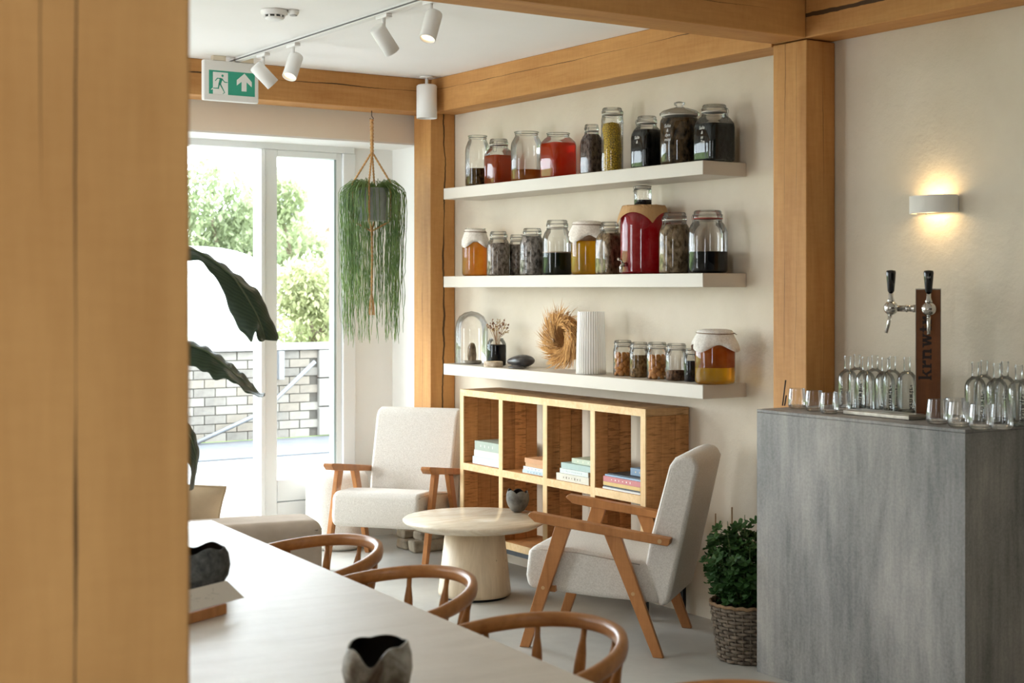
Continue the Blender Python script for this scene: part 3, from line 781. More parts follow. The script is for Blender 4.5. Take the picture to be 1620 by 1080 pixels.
m_hoop = timber('bent_oak', S(142, 90, 46), S(184, 126, 70), 'y', knot=False, band=12, seed=17, rough=0.32)
def hoop_chair():
    c = thing('hoop_chair', 'x', 'chair', (0, 0, 0), TR, 'spindle back chairs along the dining table')
    RR = 0.272
    def hp(a):                                        # a: -1..1 along the hoop
        A0 = 0.72
        if abs(a) <= A0:
            th = a / A0 * PI / 2
            x, y = RR * math.cos(th), RR * math.sin(th)
        else:
            k = (abs(a) - A0) / (1 - A0)
            x, y = -0.19 * k, math.copysign(RR + 0.012 * k, a)
        z = 0.742 - 0.052 * min(1.0, max(0.0, (0.272 - x) / 0.3))
        return Vector((x, y, z))
    mk('hoop', MB().tube([hp(-1 + 2 * i / 60) for i in range(61)], 1.0, 12, flat=(0.0135, 0.0185), up=(0, 0, 1)), m_hoop, c)
    seat = []
    for i in range(40):
        an = 2 * PI * i / 40
        cx, sy = math.cos(an), math.sin(an)
        k = (abs(cx) ** 3 + abs(sy) ** 3) ** (-1 / 3)
        seat.append((0.02 + 0.215 * k * cx, 0.225 * k * sy))
    mk('seat', MB().prism(seat, 0.42, 0.452, 'z'), m_hoop, c, bevel=0.01, seg=3)
    for a in (-0.78, -0.56, -0.34, -0.115, 0.115, 0.34, 0.56, 0.78):
        top = hp(a) - Vector((0, 0, 0.014))
        d = Vector((top.x, top.y, 0)).normalized()
        if a in (-0.78, 0.78): bot = Vector((top.x * 0.8, top.y * 0.78, 0.4525))
        else: bot = Vector((top.x * 0.76 + 0.01, top.y * 0.74, 0.4525))
        P = [bot.lerp(top, k) for k in (0, 0.1, 0.45, 0.68, 0.78, 0.9, 1.0)]
        mk('spindle', MB().tube(P, [0.009, 0.0125, 0.0145, 0.0145, 0.0125, 0.0075, 0.0075], 10), m_hoop, c)
    for sx in (-1, 1):
        for sy in (-1, 1):
            mk('leg', MB().tube([(0.02 + sx * 0.2, sy * 0.21, 0), (0.02 + sx * 0.17, sy * 0.18, 0.25), (0.02 + sx * 0.145, sy * 0.155, 0.4195)], [0.012, 0.018, 0.015], 10), m_hoop, c)
    for sy in (-1, 1):
        mk('stretcher', MB().tube([(0.02 - 0.178, sy * 0.188, 0.2), (0.02 + 0.178, sy * 0.188, 0.2)], 0.009, 8), m_hoop, c)
    mk('stretcher', MB().tube([(0.02, -0.188, 0.2), (0.02, 0.188, 0.2)], 0.009, 8), m_hoop, c)
    return c
hc = hoop_chair()
spots = [(1.668, 2.22, 'bent hoop spindle chair tucked in at the table end nearest the oak post and bar'), (1.672, 2.945, 'bent hoop spindle chair at the dining table in front of the geranium side armchair'),
         (1.665, 3.655, 'bent hoop spindle chair at the dining table in line with the coffee table base'), (1.668, 4.27, 'bent hoop spindle chair at the dining table next to the sofa arm')]
for i, (n_, t_, lab) in enumerate(spots):
    o = hc if i == 0 else copy_tree(hc)
    o.location = NT(n_, t_); o['label'] = lab
# things on the dining table
bx, by = on_floor(597, 1100, TH)
bowl('ceramic_bowl', 'grey and brown raku bowl with a black notched rim on the dining table', (bx, by, TH + 0.0005), 0.069, 0.104, (m_cer2, m_dark_in), 11, 'notch', math.atan2(-by, -bx) + R(-12), [(0.45, 0.0), (0.7, 0.05), (0.92, 0.25), (1.0, 0.5), (0.97, 0.75), (0.86, 0.95)])
bx, by = on_floor(336, 938, TH)
bowl('stone_bowl', 'dark charcoal rough stone bowl behind the card on the dining table', (bx, by + 0.08, TH + 0.0005), 0.08, 0.112, (m_dark_cer, m_dark_in), 7, 0.1, R(40), [(0.4, 0.0), (0.68, 0.05), (0.92, 0.3), (1.0, 0.55), (0.95, 0.82), (0.82, 0.97)])
# card propped on an added block, standing in for the brown reflection below
cp = pt(386, 945, 3.66)
CRZ = R(24.8)
ch = thing('reflection_block', 'dark block standing in for the brown reflection under the slanted menu card', 'reflection block', (cp.x, cp.y, TH + 0.0005), CRZ)
mk('block', MB().box(-0.26, -0.06, 0.0, 0.05, 0, cp.z - TH - 0.0035), m_beech, ch, bevel=0.003)
cd = thing('menu_card', 'slanted cream card with grey line drawings in front of the stone bowl', 'card', (cp.x, cp.y, cp.z), CRZ)
Mx = Matrix.Rotation(R(-58), 4, 'X')
mk('sheet', MB().box(-0.28, 0.0, -0.0006, 0.0006, 0, 0.068, M=Mx), plain('card_paper', S(206, 196, 182), 0.8), cd)
q = MB(); random.seed(8)
for i in range(34):
    x = random.uniform(-0.26, -0.06); z = random.uniform(0.01, 0.06); an = random.uniform(-0.9, 0.9); L = random.uniform(0.003, 0.011)
    q.add([(x - L * math.cos(an), -0.0012, z - L * math.sin(an) - 0.0005), (x + L * math.cos(an), -0.0012, z + L * math.sin(an) - 0.0005), (x + L * math.cos(an), -0.0012, z + L * math.sin(an) + 0.0005), (x - L * math.cos(an), -0.0012, z - L * math.sin(an) + 0.0005)], [(0, 1, 2, 3)], M=Mx)
mk('line_drawing', q, plain('grey_ink', S(110, 106, 100), 0.8), cd, kind='stuff', fixn=False)

# ------------------------------------------------------------------ sofa
m_suede = mottled('taupe_suede', S(184, 170, 155), S(206, 193, 180), 6, 0.95, bump=0.1, spec=0.1)
m_cush = mottled('beige_cotton', S(214, 194, 164), S(226, 208, 180), 10, 0.9, bump=0.1, spec=0.15)
SOR = R(-12.5)
px_, py_ = on_floor(513, 823, 0.57)
so = thing('sofa', 'low taupe suede sofa with a broad arm beside the glazed door', 'sofa', (px_, py_, 0), SOR)
# local: +x forward (end of the arm at x=0), +y away along the sofa
mk('armrest', MB().box(-0.95, 0.0, 0.0, 0.27, 0.06, 0.57), m_suede, so, bevel=0.05, seg=5)
mk('seat_base', MB().box(-0.86, -0.04, 0.272, 1.248, 0.06, 0.3), m_suede, so, bevel=0.02, seg=3)
mk('seat_cushion', MB().box(-0.62, -0.01, 0.275, 1.245, 0.302, 0.42), m_suede, so, bevel=0.04, seg=5)
mk('backrest', MB().box(-0.95, -0.805, 0.275, 1.245, 0.302, 0.72), m_suede, so, bevel=0.05, seg=5)
mk('seam', MB().tube([(-0.86, 0.006, 0.53), (-0.03, 0.006, 0.53), (-0.006, 0.03, 0.53), (-0.006, 0.24, 0.53)], 0.003, 6), plain('suede_seam', S(150, 136, 122), 0.95), so)
for x in (-0.85, -0.1):
    for y in (0.05, 1.4): mk('foot', MB().box(x, x + 0.05, y, y + 0.05, 0, 0.0595), m_blk, so)
def cushion(label, loc, rot, w, h, t, mat):
    c = thing('cushion', label, 'cushion', loc)
    c.rotation_euler = rot
    rows = []
    rows2 = []
    n = 14
    for i in range(n + 1):
        r1 = []; r2 = []
        for j in range(n + 1):
            u, v = -1 + 2 * i / n, -1 + 2 * j / n
            e = max(0, (1 - u ** 4)) ** 0.5 * max(0, (1 - v ** 4)) ** 0.5
            pin = 1 - 0.06 * (1 - abs(u * v))
            x, y = u * w / 2 * (1 - 0.05 * (1 - v * v) * abs(u)), v * h / 2 * (1 - 0.05 * (1 - u * u) * abs(v))
            r1.append((x, t / 2 * e, y)); r2.append((x, -t / 2 * e, y))
        rows.append(r1); rows2.append(r2)
    b = MB().grid(rows).grid(rows2)
    mk('cover', b, mat, c)
    ring = [rows[0][j] for j in range(n)] + [rows[i][n] for i in range(n)] + [rows[n][n - j] for j in range(n)] + [rows[n - i][0] for i in range(n)]
    mk('piping', MB().tube(ring, 0.006, 6, closed=True), mat, c)
    return c
Ms = Matrix.Translation((px_, py_, 0)) @ Matrix.Rotation(SOR, 4, 'Z')
pc = Ms @ Vector((-0.57, 0.455, 0.578))
cushion('beige piped cushion leaning in the corner of the suede sofa', pc, (R(12), R(7), SOR), 0.44, 0.25, 0.12, m_cush)

# ------------------------------------------------------------------ banana plant between table and sofa
m_ban = N('banana_leaf')
w = m_ban.n('TexWave'); w.wave_type = 'BANDS'; w.bands_direction = 'DIAGONAL'; w.inputs['Scale'].default_value = 30; w.inputs['Distortion'].default_value = 2; m_ban.l(m_ban.coords(), w.inputs['Vector'])
colr = m_ban.ramp(w.outputs[0], [(0.0, S(38, 58, 40)), (1.0, S(52, 72, 50))])
pb = m_ban.principled(colr, 0.38, bump=w.outputs[0], strength=0.15, dist=0.003, spec=0.5)
tl = m_ban.n('BsdfTranslucent'); tl.inputs[0].default_value = S(60, 100, 50)
mx = m_ban.n('MixShader'); mx.inputs[0].default_value = 0.12; m_ban.l(pb.outputs[0], mx.inputs[1]); m_ban.l(tl.outputs[0], mx.inputs[2]); m_ban.l(mx.outputs[0], m_ban.out.inputs[0])
m_ban = m_ban.m
m_stem = plain('banana_stem', S(92, 112, 62), 0.5)
ZP = 5.3
pbx, pby = w2((205 - CX) / F_PX * ZP, ZP)
bp = thing('banana_plant', 'potted banana plant with big drooping dark green leaves beside the sofa', 'plant', (pbx, pby, 0))
def zl(p): return p[0], p[1]
def bleaf(left, mid, right, z0, zside, n=64):
    """edges and midrib as pixel polylines at depth z0; the blade's sides fall back or forward by zside"""
    def res(poly, m):
        L = [0]
        for a_, b_ in zip(poly, poly[1:]): L.append(L[-1] + math.hypot(b_[0] - a_[0], b_[1] - a_[1]))
        out = []
        for i in range(m):
            s_ = L[-1] * i / (m - 1); k = 0
            while k < len(L) - 2 and L[k + 1] < s_: k += 1
            f_ = (s_ - L[k]) / max(1e-9, L[k + 1] - L[k])
            out.append((poly[k][0] + (poly[k + 1][0] - poly[k][0]) * f_, poly[k][1] + (poly[k + 1][1] - poly[k][1]) * f_))
        for _ in range(2):
            out = [out[0]] + [((out[i - 1][0] + 2 * out[i][0] + out[i + 1][0]) / 4, (out[i - 1][1] + 2 * out[i][1] + out[i + 1][1]) / 4) for i in range(1, m - 1)] + [out[-1]]
        return out
    A, B, C = res(left, n), res(mid, n), res(right, n)
    rows = []
    for i in range(n):
        zz = z0 - 0.10 * (i / (n - 1))
        a_ = pt(A[i][0], A[i][1], zz + zside[0]); b_ = pt(B[i][0], B[i][1], zz); c_ = pt(C[i][0], C[i][1], zz + zside[1])
        row = []
        for k in range(7): 
            t = k / 6; q = a_.lerp(b_, t); bul = math.sin(t * PI) * 0.012; row.append(q - Vector((SA, CA, 0)) * bul + Vector((0, 0, 0.004 * math.sin(i * 0.8) * (1 - t))))
        for k in range(1, 7):
            t = k / 6; q = b_.lerp(c_, t); bul = math.sin(t * PI) * 0.012; row.append(q - Vector((SA, CA, 0)) * bul + Vector((0, 0, 0.004 * math.sin(i * 0.9 + 1) * t)))
        rows.append([tuple(p - Vector((pbx, pby, 0))) for p in row])
    midrib = [tuple(Vector(r[6]) - Vector((SA, CA, 0)) * 0.004) for r in rows]
    return rows, midrib
def zz(*p): return [(300 + x / 4.154, 380 + y / 4.154) for x, y in p]
def add_leaf(left, mid, right, z0, zs):
    rows, midrib = bleaf(left, mid, right, z0, zs)
    l = mk('leaf', MB().grid(rows), m_ban, bp, solid=0.0012, fixn=False)
    mk('midrib', MB().tube(midrib, [0.006 - 0.0045 * i / (len(midrib) - 1) for i in range(len(midrib))], 6), plain('leaf_midrib', S(88, 100, 72), 0.5), l)
    st = MB().tube([(0, 0, 0.28), (midrib[0][0] * 0.3, midrib[0][1] * 0.3, midrib[0][2] * 0.75), midrib[0]], [0.016, 0.011, 0.006], 8)
    mk('leaf_stalk', st, m_stem, bp)
add_leaf(zz((-260, 150), (-120, 120), (30, 130), (95, 150), (150, 230), (205, 295), (235, 380), (268, 480), (330, 590), (408, 676), (416, 640), (434, 592), (442, 650), (462, 668), (488, 662)),
         zz((-260, 60), (-100, 30), (60, 75), (180, 150), (290, 240), (370, 360), (440, 480), (480, 580), (500, 655)),
         zz((-260, 40), (-100, 10), (70, 68), (200, 140), (330, 235), (465, 345), (520, 480), (560, 570), (590, 628), (575, 668)), ZP - 0.02, (-0.05, 0.05))
add_leaf(zz((-280, 700), (-120, 760), (10, 822), (75, 858), (112, 857), (150, 912), (262, 915), (330, 962), (390, 1012), (450, 1026), (492, 1022)),
         zz((-280, 640), (-120, 640), (10, 690), (110, 725), (210, 800), (300, 880), (370, 950), (440, 1005), (496, 1018)),
         zz((-280, 620), (-120, 618), (10, 664), (100, 692), (200, 756), (300, 832), (382, 905), (440, 982), (498, 1012)), ZP - 0.05, (-0.06, 0.05))
add_leaf([(225, 640), (262, 668), (290, 705), (303, 745), (300, 775)], [(225, 632), (270, 655), (302, 690), (311, 722), (303, 775)], [(225, 625), (275, 645), (308, 682), (316, 715), (306, 775)], ZP - 0.1, (-0.05, 0.04))
pot = MB().lathe([(0.1, 0.0), (0.12, 0.01), (0.14, 0.27), (0.145, 0.3), (0.132, 0.3), (0.128, 0.26), (0.02, 0.255)], 40)
mk('pot', pot, mottled('white_glaze_pot', S(196, 190, 180), S(214, 208, 198), 5, 0.5), bp)
mk('trunk', MB().tube([(0, 0, 0.256), (0.01, 0, 0.6), (0, 0.01, 0.9)], [0.028, 0.024, 0.016], 10), m_stem, bp)

# ------------------------------------------------------------------ jars on the shelves
m_glass = clear_glass('jar_glass')
m_rim = clear_glass('rim_glass_thick', (0.82, 0.84, 0.82, 1), (0.5, 0.53, 0.51, 1), 0.9, 1.5)
m_wire = plain('wire_steel', S(120, 118, 114), 0.3, 0.9)
m_cloth = N('muslin')
v = m_cloth.noise(m_cloth.coords((1, 1, 1)), 120, 3)
pc_ = m_cloth.principled(m_cloth.ramp(v, [(0.3, S(214, 206, 196)), (0.7, S(236, 230, 222))]), 0.95, bump=v, strength=0.3, dist=0.003, spec=0.1)
m_cloth = m_cloth.m
m_string = plain('jute_string', S(120, 88, 58), 0.9)
m_ink = plain('white_marker', S(228, 226, 220), 0.7)
seal_w = plain('rubber_seal_white', S(214, 206, 194), 0.6); seal_r = plain('rubber_seal_red', S(160, 62, 44), 0.6)
def herbs(name, c1, c2, sc=55): 
    return mottled(name, c1, c2, sc, 0.9, (1, 1, 0.6), 0.9, 0.012, 5, 0.36, 0.62, spec=0.15)
MAT = {
    'brown_grain': herbs('brown_grain', S(58, 40, 22), S(128, 96, 56), 90),
    'amber_red': liquid('amber_red', S(222, 122, 68), 0.55), 'amber_sed': liquid('amber_sediment', S(226, 160, 84), 0.4, S(200, 124, 56)),
    'scarlet': liquid('scarlet_tea', S(236, 84, 44), 0.55, S(232, 128, 78)), 'grey_grain': herbs('grey_grain', S(66, 52, 48), S(142, 122, 114), 80),
    'cob': None, 'dark_herb': herbs('dark_herb', S(18, 18, 18), S(48, 46, 44), 60), 'brown_herb': herbs('brown_herb', S(24, 18, 12), S(104, 82, 56), 45),
    'black_herb': herbs('black_herb', S(12, 16, 16), S(34, 40, 40), 50), 'orange': liquid('orange_kombucha', S(252, 204, 112), 0.6, S(246, 182, 84)),
    'tea_leaf': herbs('tea_leaf', S(92, 78, 68), S(196, 178, 164), 70), 'tea_grey': herbs('tea_grey', S(86, 80, 76), S(200, 190, 184), 60),
    'green_black': liquid('green_black', S(34, 44, 36), 0.1), 'yellow': liquid('yellow_kombucha', S(250, 212, 66), 0.6), 'hay': herbs('hay', S(96, 76, 52), S(188, 162, 128), 50),
    'red': liquid('raspberry_red', S(206, 26, 44), 0.3, S(226, 84, 92)), 'navy': liquid('blue_black', S(14, 18, 24), 0.05), 'seed': herbs('black_seed', S(14, 14, 16), S(52, 50, 52), 110),
    'bark_bits': herbs('bark_bits', S(70, 44, 28), S(158, 116, 84), 70), 'granola': herbs('granola', S(96, 68, 38), S(178, 140, 92), 90), 'scoby': liquid('scoby_amber', S(228, 154, 72), 0.45, S(206, 122, 50)), 'honey': liquid('honey_yellow', S(252, 218, 90), 0.7),
    'scobyfilm': mottled('scoby_film', S(170, 118, 82), S(206, 166, 130), 20, 0.4),
    'foam': plain('foam', S(206, 184, 160), 0.8),
}
# yellow honeycomb-like cob
a = N('honeycomb_cob')
vo = a.n('TexVoronoi'); vo.feature = 'DISTANCE_TO_EDGE'; vo.inputs['Scale'].default_value = 95; a.l(a.coords((1, 1, 1)), vo.inputs['Vector'])
a.principled(a.ramp(vo.outputs['Distance'], [(0.02, S(120, 92, 20)), (0.14, S(222, 182, 48))]), 0.5, bump=vo.outputs['Distance'], strength=0.7, dist=0.01)
MAT['cob'] = a.m
PROF = {   # radius share, height share, squareness
    'fido': [(0.86, 0.0, 2), (0.97, 0.02, 2), (1.0, 0.05, 2), (1.0, 0.62, 2), (0.97, 0.69, 2), (0.84, 0.78, 2), (0.72, 0.82, 2), (0.70, 0.86, 2)],
    'square': [(0.86, 0.0, 6), (0.97, 0.02, 6), (1.0, 0.05, 6), (1.0, 0.60, 6), (0.97, 0.68, 5), (0.86, 0.76, 3.2), (0.76, 0.80, 2.2), (0.74, 0.86, 2)],
    'wide': [(0.84, 0.0, 2), (0.95, 0.02, 2), (1.0, 0.07, 2), (1.0, 0.70, 2), (0.95, 0.77, 2), (0.88, 0.80, 2), (0.86, 0.86, 2)],
    'crock': [(0.84, 0.0, 2), (0.95, 0.02, 2), (1.0, 0.07, 2), (1.0, 0.66, 2), (0.97, 0.71, 2), (0.9, 0.745, 2), (0.88, 0.77, 2)],
    'tall': [(0.92, 0.0, 2), (0.98, 0.01, 2), (1.0, 0.03, 2), (1.0, 0.80, 2), (0.96, 0.85, 2), (0.9, 0.87, 2), (0.9, 0.89, 2)],
    'open': [(0.84, 0.0, 2), (0.95, 0.02, 2), (1.0, 0.06, 2), (1.0, 0.70, 2), (0.95, 0.79, 2), (0.80, 0.88, 2), (0.72, 0.92, 2), (0.72, 0.97, 2), (0.78, 0.985, 2), (0.78, 1.0, 2)],
    'opensq': [(0.86, 0.0, 6), (0.97, 0.02, 6), (1.0, 0.05, 6), (1.0, 0.72, 6), (0.96, 0.80, 5), (0.84, 0.88, 3), (0.76, 0.92, 2), (0.75, 0.97, 2), (0.79, 0.985, 2), (0.79, 1.0, 2)],
    'demi': [(0.9, 0.0, 2), (0.98, 0.01, 2), (1.0, 0.04, 2), (1.0, 0.83, 2), (0.97, 0.9, 2), (0.9, 0.94, 2), (0.87, 0.99, 2)],
}
def prof_at(P, k):
    for a_, b_ in zip(P, P[1:]):
        if a_[1] <= k <= b_[1]:
            f_ = (k - a_[1]) / max(1e-9, b_[1] - a_[1])
            return tuple(a_[i] + (b_[i] - a_[i]) * f_ for i in range(3))
    return P[-1]
def jar(label, x0, x1, ytop, shelf, kind, mat, fill, lid='clip', Xc=4.44, seal=None, clasp=200, name='glass_jar', layer=None, text=None, z_base=None, rz=0.0, group='preserving jars on the wall shelves'):
    Y, z = on_x((x0 + x1) / 2, Xc)
    zb = (SHELF[shelf] if z_base is None else z_base) + 0.0004
    wpx = (x1 - x0) * z / F_PX
    rad = wpx / 2 / (1.16 if kind in ('square', 'opensq') else 1.0)
    h = ht(ytop, z) - zb
    t = thing(name, label, 'jar', (Xc, Y, zb), rz, group)
    P = PROF[kind]
    pr = [(p[0] * rad, p[1] * h, p[2]) for p in P]
    mk('glass', MB().lathe([(rad * 0.3, 0.0005, P[0][2])] + pr, 48, cap0=True, cap1=False), m_glass, t)
    neck = pr[-1][0]; zn = pr[-1][1]
    def body(nm, k0, k1, mt):
        ks = [k0] + [p[1] for p in P if k0 < p[1] < k1] + [k1]
        if k0 == 0: ks[0] = 0.012
        q = [prof_at(P, k) for k in ks]
        pf = [(a_[0] * rad - 0.0022, k * h, a_[2]) for a_, k in zip(q, ks)]
        return mk(nm, MB().lathe([(0.0015, pf[0][1], pf[0][2])] + pf + [(0.0015, pf[-1][1], pf[-1][2])], 40), MAT[mt], t)
    if mat == 'cob':
        b = MB()
        def wobc(a_, r, zz_, j): return r * (0.86 + 0.10 * math.sin(a_ + zz_ * 22)), zz_
        b.lathe([(0.004, 0.006), (rad * 0.8, 0.006), (rad * 0.92, 0.03), (rad * 0.95, h * 0.35), (rad * 0.9, h * 0.5), (rad * 0.96, h * 0.68), (rad * 0.8, h * 0.76), (0.004, h * 0.785)], 40, wob=wobc)
        mk('contents', b, MAT['cob'], t)
    elif mat:
        body('contents', 0, fill, mat)
        if layer: body('top_layer', fill + 0.004, layer[1], layer[0])
    if lid is None and kind in ('open', 'opensq'):
        mk('rim', MB().tube([(neck * math.cos(2 * PI * i / 36), neck * math.sin(2 * PI * i / 36), h - 0.0015) for i in range(36)], 0.0022, 6, closed=True), m_rim, t)
        mk('neck_ring', MB().tube([(neck * 0.95 * math.cos(2 * PI * i / 36), neck * 0.95 * math.sin(2 * PI * i / 36), h * 0.955) for i in range(36)], 0.0016, 6, closed=True), m_rim, t)
    if lid in ('clip', 'knob'):
        lr = neck * 1.06
        mk('rubber_seal', MB().lathe([(neck * 0.8, zn + 0.001), (lr * 1.02, zn + 0.001), (lr * 1.02, zn + 0.005), (neck * 0.8, zn + 0.005)], 40), seal or seal_w, t)
    if lid == 'clip':
        hl = h - zn - 0.006
        lp = [(lr, 0.0), (lr, hl * 0.35), (lr * 0.95, hl * 0.5), (lr * 0.93, hl * 0.85), (lr * 0.86, hl), (lr * 0.3, hl * 0.86)]
        lo_ = mk('lid', MB().lathe([(a_, b_ + zn + 0.006) for a_, b_ in lp], 40, cap0=False, cap1=True), m_glass, t)
        wr = 0.0011
        ring = lambda zq, rq: [(rq * math.cos(2 * PI * i / 32), rq * math.sin(2 * PI * i / 32), zq) for i in range(32)]
        mk('neck_wire', MB().tube(ring(zn - 0.006, neck * 1.03), wr, 6, closed=True), m_wire, t)
        mk('lid_wire', MB().tube(ring(zn + 0.006 + hl * 0.42, lr * 1.0), wr, 6, closed=True), m_wire, t)
        ca = R(clasp)
        d = Vector((math.cos(ca), math.sin(ca), 0)); sd = Vector((-math.sin(ca), math.cos(ca), 0))
        q0 = d * (lr + 0.0015); q1 = d * (lr + 0.006); w_ = min(0.011, neck * 0.25)
        zt, zm = zn + 0.006 + hl * 0.45, zn - 0.008
        zl_ = zm - min(0.035, h * 0.12)
        loop = [q0 + sd * w_ + Vector((0, 0, zt)), q1 + sd * w_ + Vector((0, 0, (zt + zm) / 2)), q0 + sd * w_ + Vector((0, 0, zm)), q1 * 1.04 + sd * w_ * 0.8 + Vector((0, 0, zl_)),
                q1 * 1.04 - sd * w_ * 0.8 + Vector((0, 0, zl_)), q0 - sd * w_ + Vector((0, 0, zm)), q1 - sd * w_ + Vector((0, 0, (zt + zm) / 2)), q0 - sd * w_ + Vector((0, 0, zt))]
        mk('clasp', MB().tube(loop, wr * 1.1, 6), m_wire, t)
    if lid == 'knob':
        hl = h - zn - 0.006
        lp = [(lr * 1.08, 0.0), (lr * 1.1, hl * 0.12), (lr * 0.95, hl * 0.3), (lr * 0.5, hl * 0.5), (lr * 0.2, hl * 0.6), (lr * 0.17, hl * 0.66), (lr * 0.3, hl * 0.78), (lr * 0.3, hl * 0.92), (lr * 0.15, hl)]
        mk('lid', MB().lathe([(a_, b_ + zn + 0.006) for a_, b_ in lp], 40, cap0=False), m_glass, t)
    if lid == 'cloth':
        sk = h * 0.30
        def wobk(a_, r, zz_, j):
            k = max(0, j - 4) / 3
            return r * (1 + 0.10 * k * math.sin(4 * a_ + 0.6) + 0.03 * k * math.sin(11 * a_)), zz_ - sk * 0.45 * max(0, k) * (0.5 + 0.5 * math.sin(4 * a_ + 0.6))
        lp = [(neck * 0.2, h), (neck * 0.7, h * 0.993), (neck * 0.98, h * 0.975), (neck * 1.06, h * 0.94), (neck * 1.05, h * 0.91), (neck * 1.18, h * 0.86), (neck * 1.36, h * 0.78), (max(neck * 1.42, rad * 1.03), h * 0.72)]
        mk('cloth_cover', MB().lathe(lp, 64, wob=wobk, cap0=True, cap1=False), m_cloth, t, solid=0.001, off=1.0, fixn=False)
        sr = neck * 1.075
        so_ = mk('string', MB().tube([(sr * math.cos(2 * PI * i / 32), sr * math.sin(2 * PI * i / 32), h * 0.925 + 0.003 * math.sin(2 * PI * i / 32)) for i in range(32)], 0.0017, 6, closed=True), m_string, t)
        ca = R(-60); d = Vector((math.cos(ca), math.sin(ca), 0)) * sr; sd = Vector((-math.sin(ca), math.cos(ca), 0))
        mk('bow', MB().tube([d * 1.02 + Vector((0, 0, h * 0.925)), d * 1.15 - sd * 0.012 + Vector((0, 0, h * 0.93)), d * 1.2 - sd * 0.02 + Vector((0, 0, h * 0.915)), d * 1.04 + Vector((0, 0, h * 0.925)), d * 1.25 - sd * 0.01 + Vector((0, 0, h * 0.90))], 0.0016, 6), m_string, so_)
    if text:
        vec = Vector((-Xc, -Y, 0)).normalized()
        ang0 = math.atan2(vec.y, vec.x) - R(text[2] if len(text) > 2 else 28)     # a little to the viewer's left
        b = MB(); zt = h * text[1]
        sq = kind in ('square', 'opensq')
        for line in text[0]:
            vs, fs = font_mesh(line, 0.021, 0.25, 0.0)
            out = []
            rq = rad * 1.004 + 0.0004
            for (lx, ly, _) in vs:
                if sq: out.append((-rq, -lx, zt + ly))
                else:
                    an = ang0 + lx / rq
                    out.append((rq * math.cos(an), rq * math.sin(an), zt + ly))
            b.add(out, fs)
            zt -= 0.021
        mk('handwriting', b, m_ink, t, fixn=False)
    return t, rad, h
# highest shelf
jar('open glass jar a third full of brown grains on the highest shelf', 736, 775, 215, 'top', 'open', 'brown_grain', 0.36, None)
jar('clip top jar of reddish brown liquid on the highest shelf', 767, 811, 220, 'top', 'square', 'amber_red', 0.64, 'clip', Xc=4.45, clasp=215)
jar('wide clear jar with a low layer of cloudy amber on the highest shelf', 808, 858, 209, 'top', 'open', 'amber_sed', 0.24, None)
jar('open square jar filled with scarlet orange liquid on the highest shelf', 856, 910, 211, 'top', 'opensq', 'scarlet', 0.78, None)
jar('narrow clip top jar of grey brown grains beside the yellow one on the highest shelf', 919, 953, 197, 'top', 'square', 'grey_grain', 0.8, 'clip')
jar('tall clip top jar holding a yellow honeycomb cob on the highest shelf', 951, 986, 171, 'top', 'tall', 'cob', 0.8, 'clip', clasp=-70)
jar('clip top jar of nearly black herbs with white handwriting, next to the knob lidded jar', 1000, 1047, 184, 'top', 'square', 'dark_herb', 0.74, 'clip', clasp=130, text=(['Salie', '&'], 0.56))
jar('big jar of brown herbs with a glass knob lid and white handwriting', 1044, 1106, 161, 'top', 'crock', 'brown_herb', 0.73, 'knob', text=(['Salie', '&', 'dyn', 'mini'], 0.58, 38))
jar('clip top jar of black herbs with white handwriting at the shelf end', 1100, 1160, 166, 'top', 'square', 'black_herb', 0.66, 'clip', clasp=-60, text=(['Salie', '&', 'as', '-Tm'], 0.56))
# middle shelf
jar('jar of orange kombucha under a muslin cover on the middle shelf', 731, 773, 361, 'mid', 'open', 'orange', 0.7, 'cloth', Xc=4.42)
jar('clip top jar of brown tea leaves next to the orange kombucha', 770, 807, 366, 'mid', 'fido', 'tea_leaf', 0.74, 'clip', Xc=4.40, clasp=-70)
jar('smallest clip top jar of tea leaves, half behind its neighbour on the middle shelf', 803, 833, 371, 'mid', 'fido', 'tea_leaf', 0.76, 'clip', Xc=4.52, clasp=-80)
jar('clip top jar brimming with grey flaked tea on the middle shelf', 822, 862, 361, 'mid', 'fido', 'tea_grey', 0.82, 'clip', Xc=4.41, clasp=-90)
jar('tall clip top jar half full of green black liquid on the middle shelf', 858, 905, 348, 'mid', 'fido', 'green_black', 0.40, 'clip', Xc=4.44, clasp=-80, layer=('foam', 0.425))
jar('jar of bright yellow kombucha under muslin on the middle shelf', 903, 956, 349, 'mid', 'wide', 'yellow', 0.62, 'cloth', Xc=4.44, layer=('scobyfilm', 0.76), text=(['plbmy'], 0.655, 30))
jar('clip top jar of brown hay like herbs beside the red dispenser', 943, 986, 351, 'mid', 'square', 'hay', 0.78, 'clip', Xc=4.42, clasp=170)
jar('large clip top jar of hay coloured herbs right of the red dispenser', 1042, 1093, 336, 'mid', 'fido', 'hay', 0.8, 'clip', Xc=4.43, clasp=170)
jar('largest clip top jar with blue black liquid and a red seal', 1088, 1151, 333, 'mid', 'fido', 'navy', 0.345, 'clip', Xc=4.44, seal=seal_r, clasp=160)
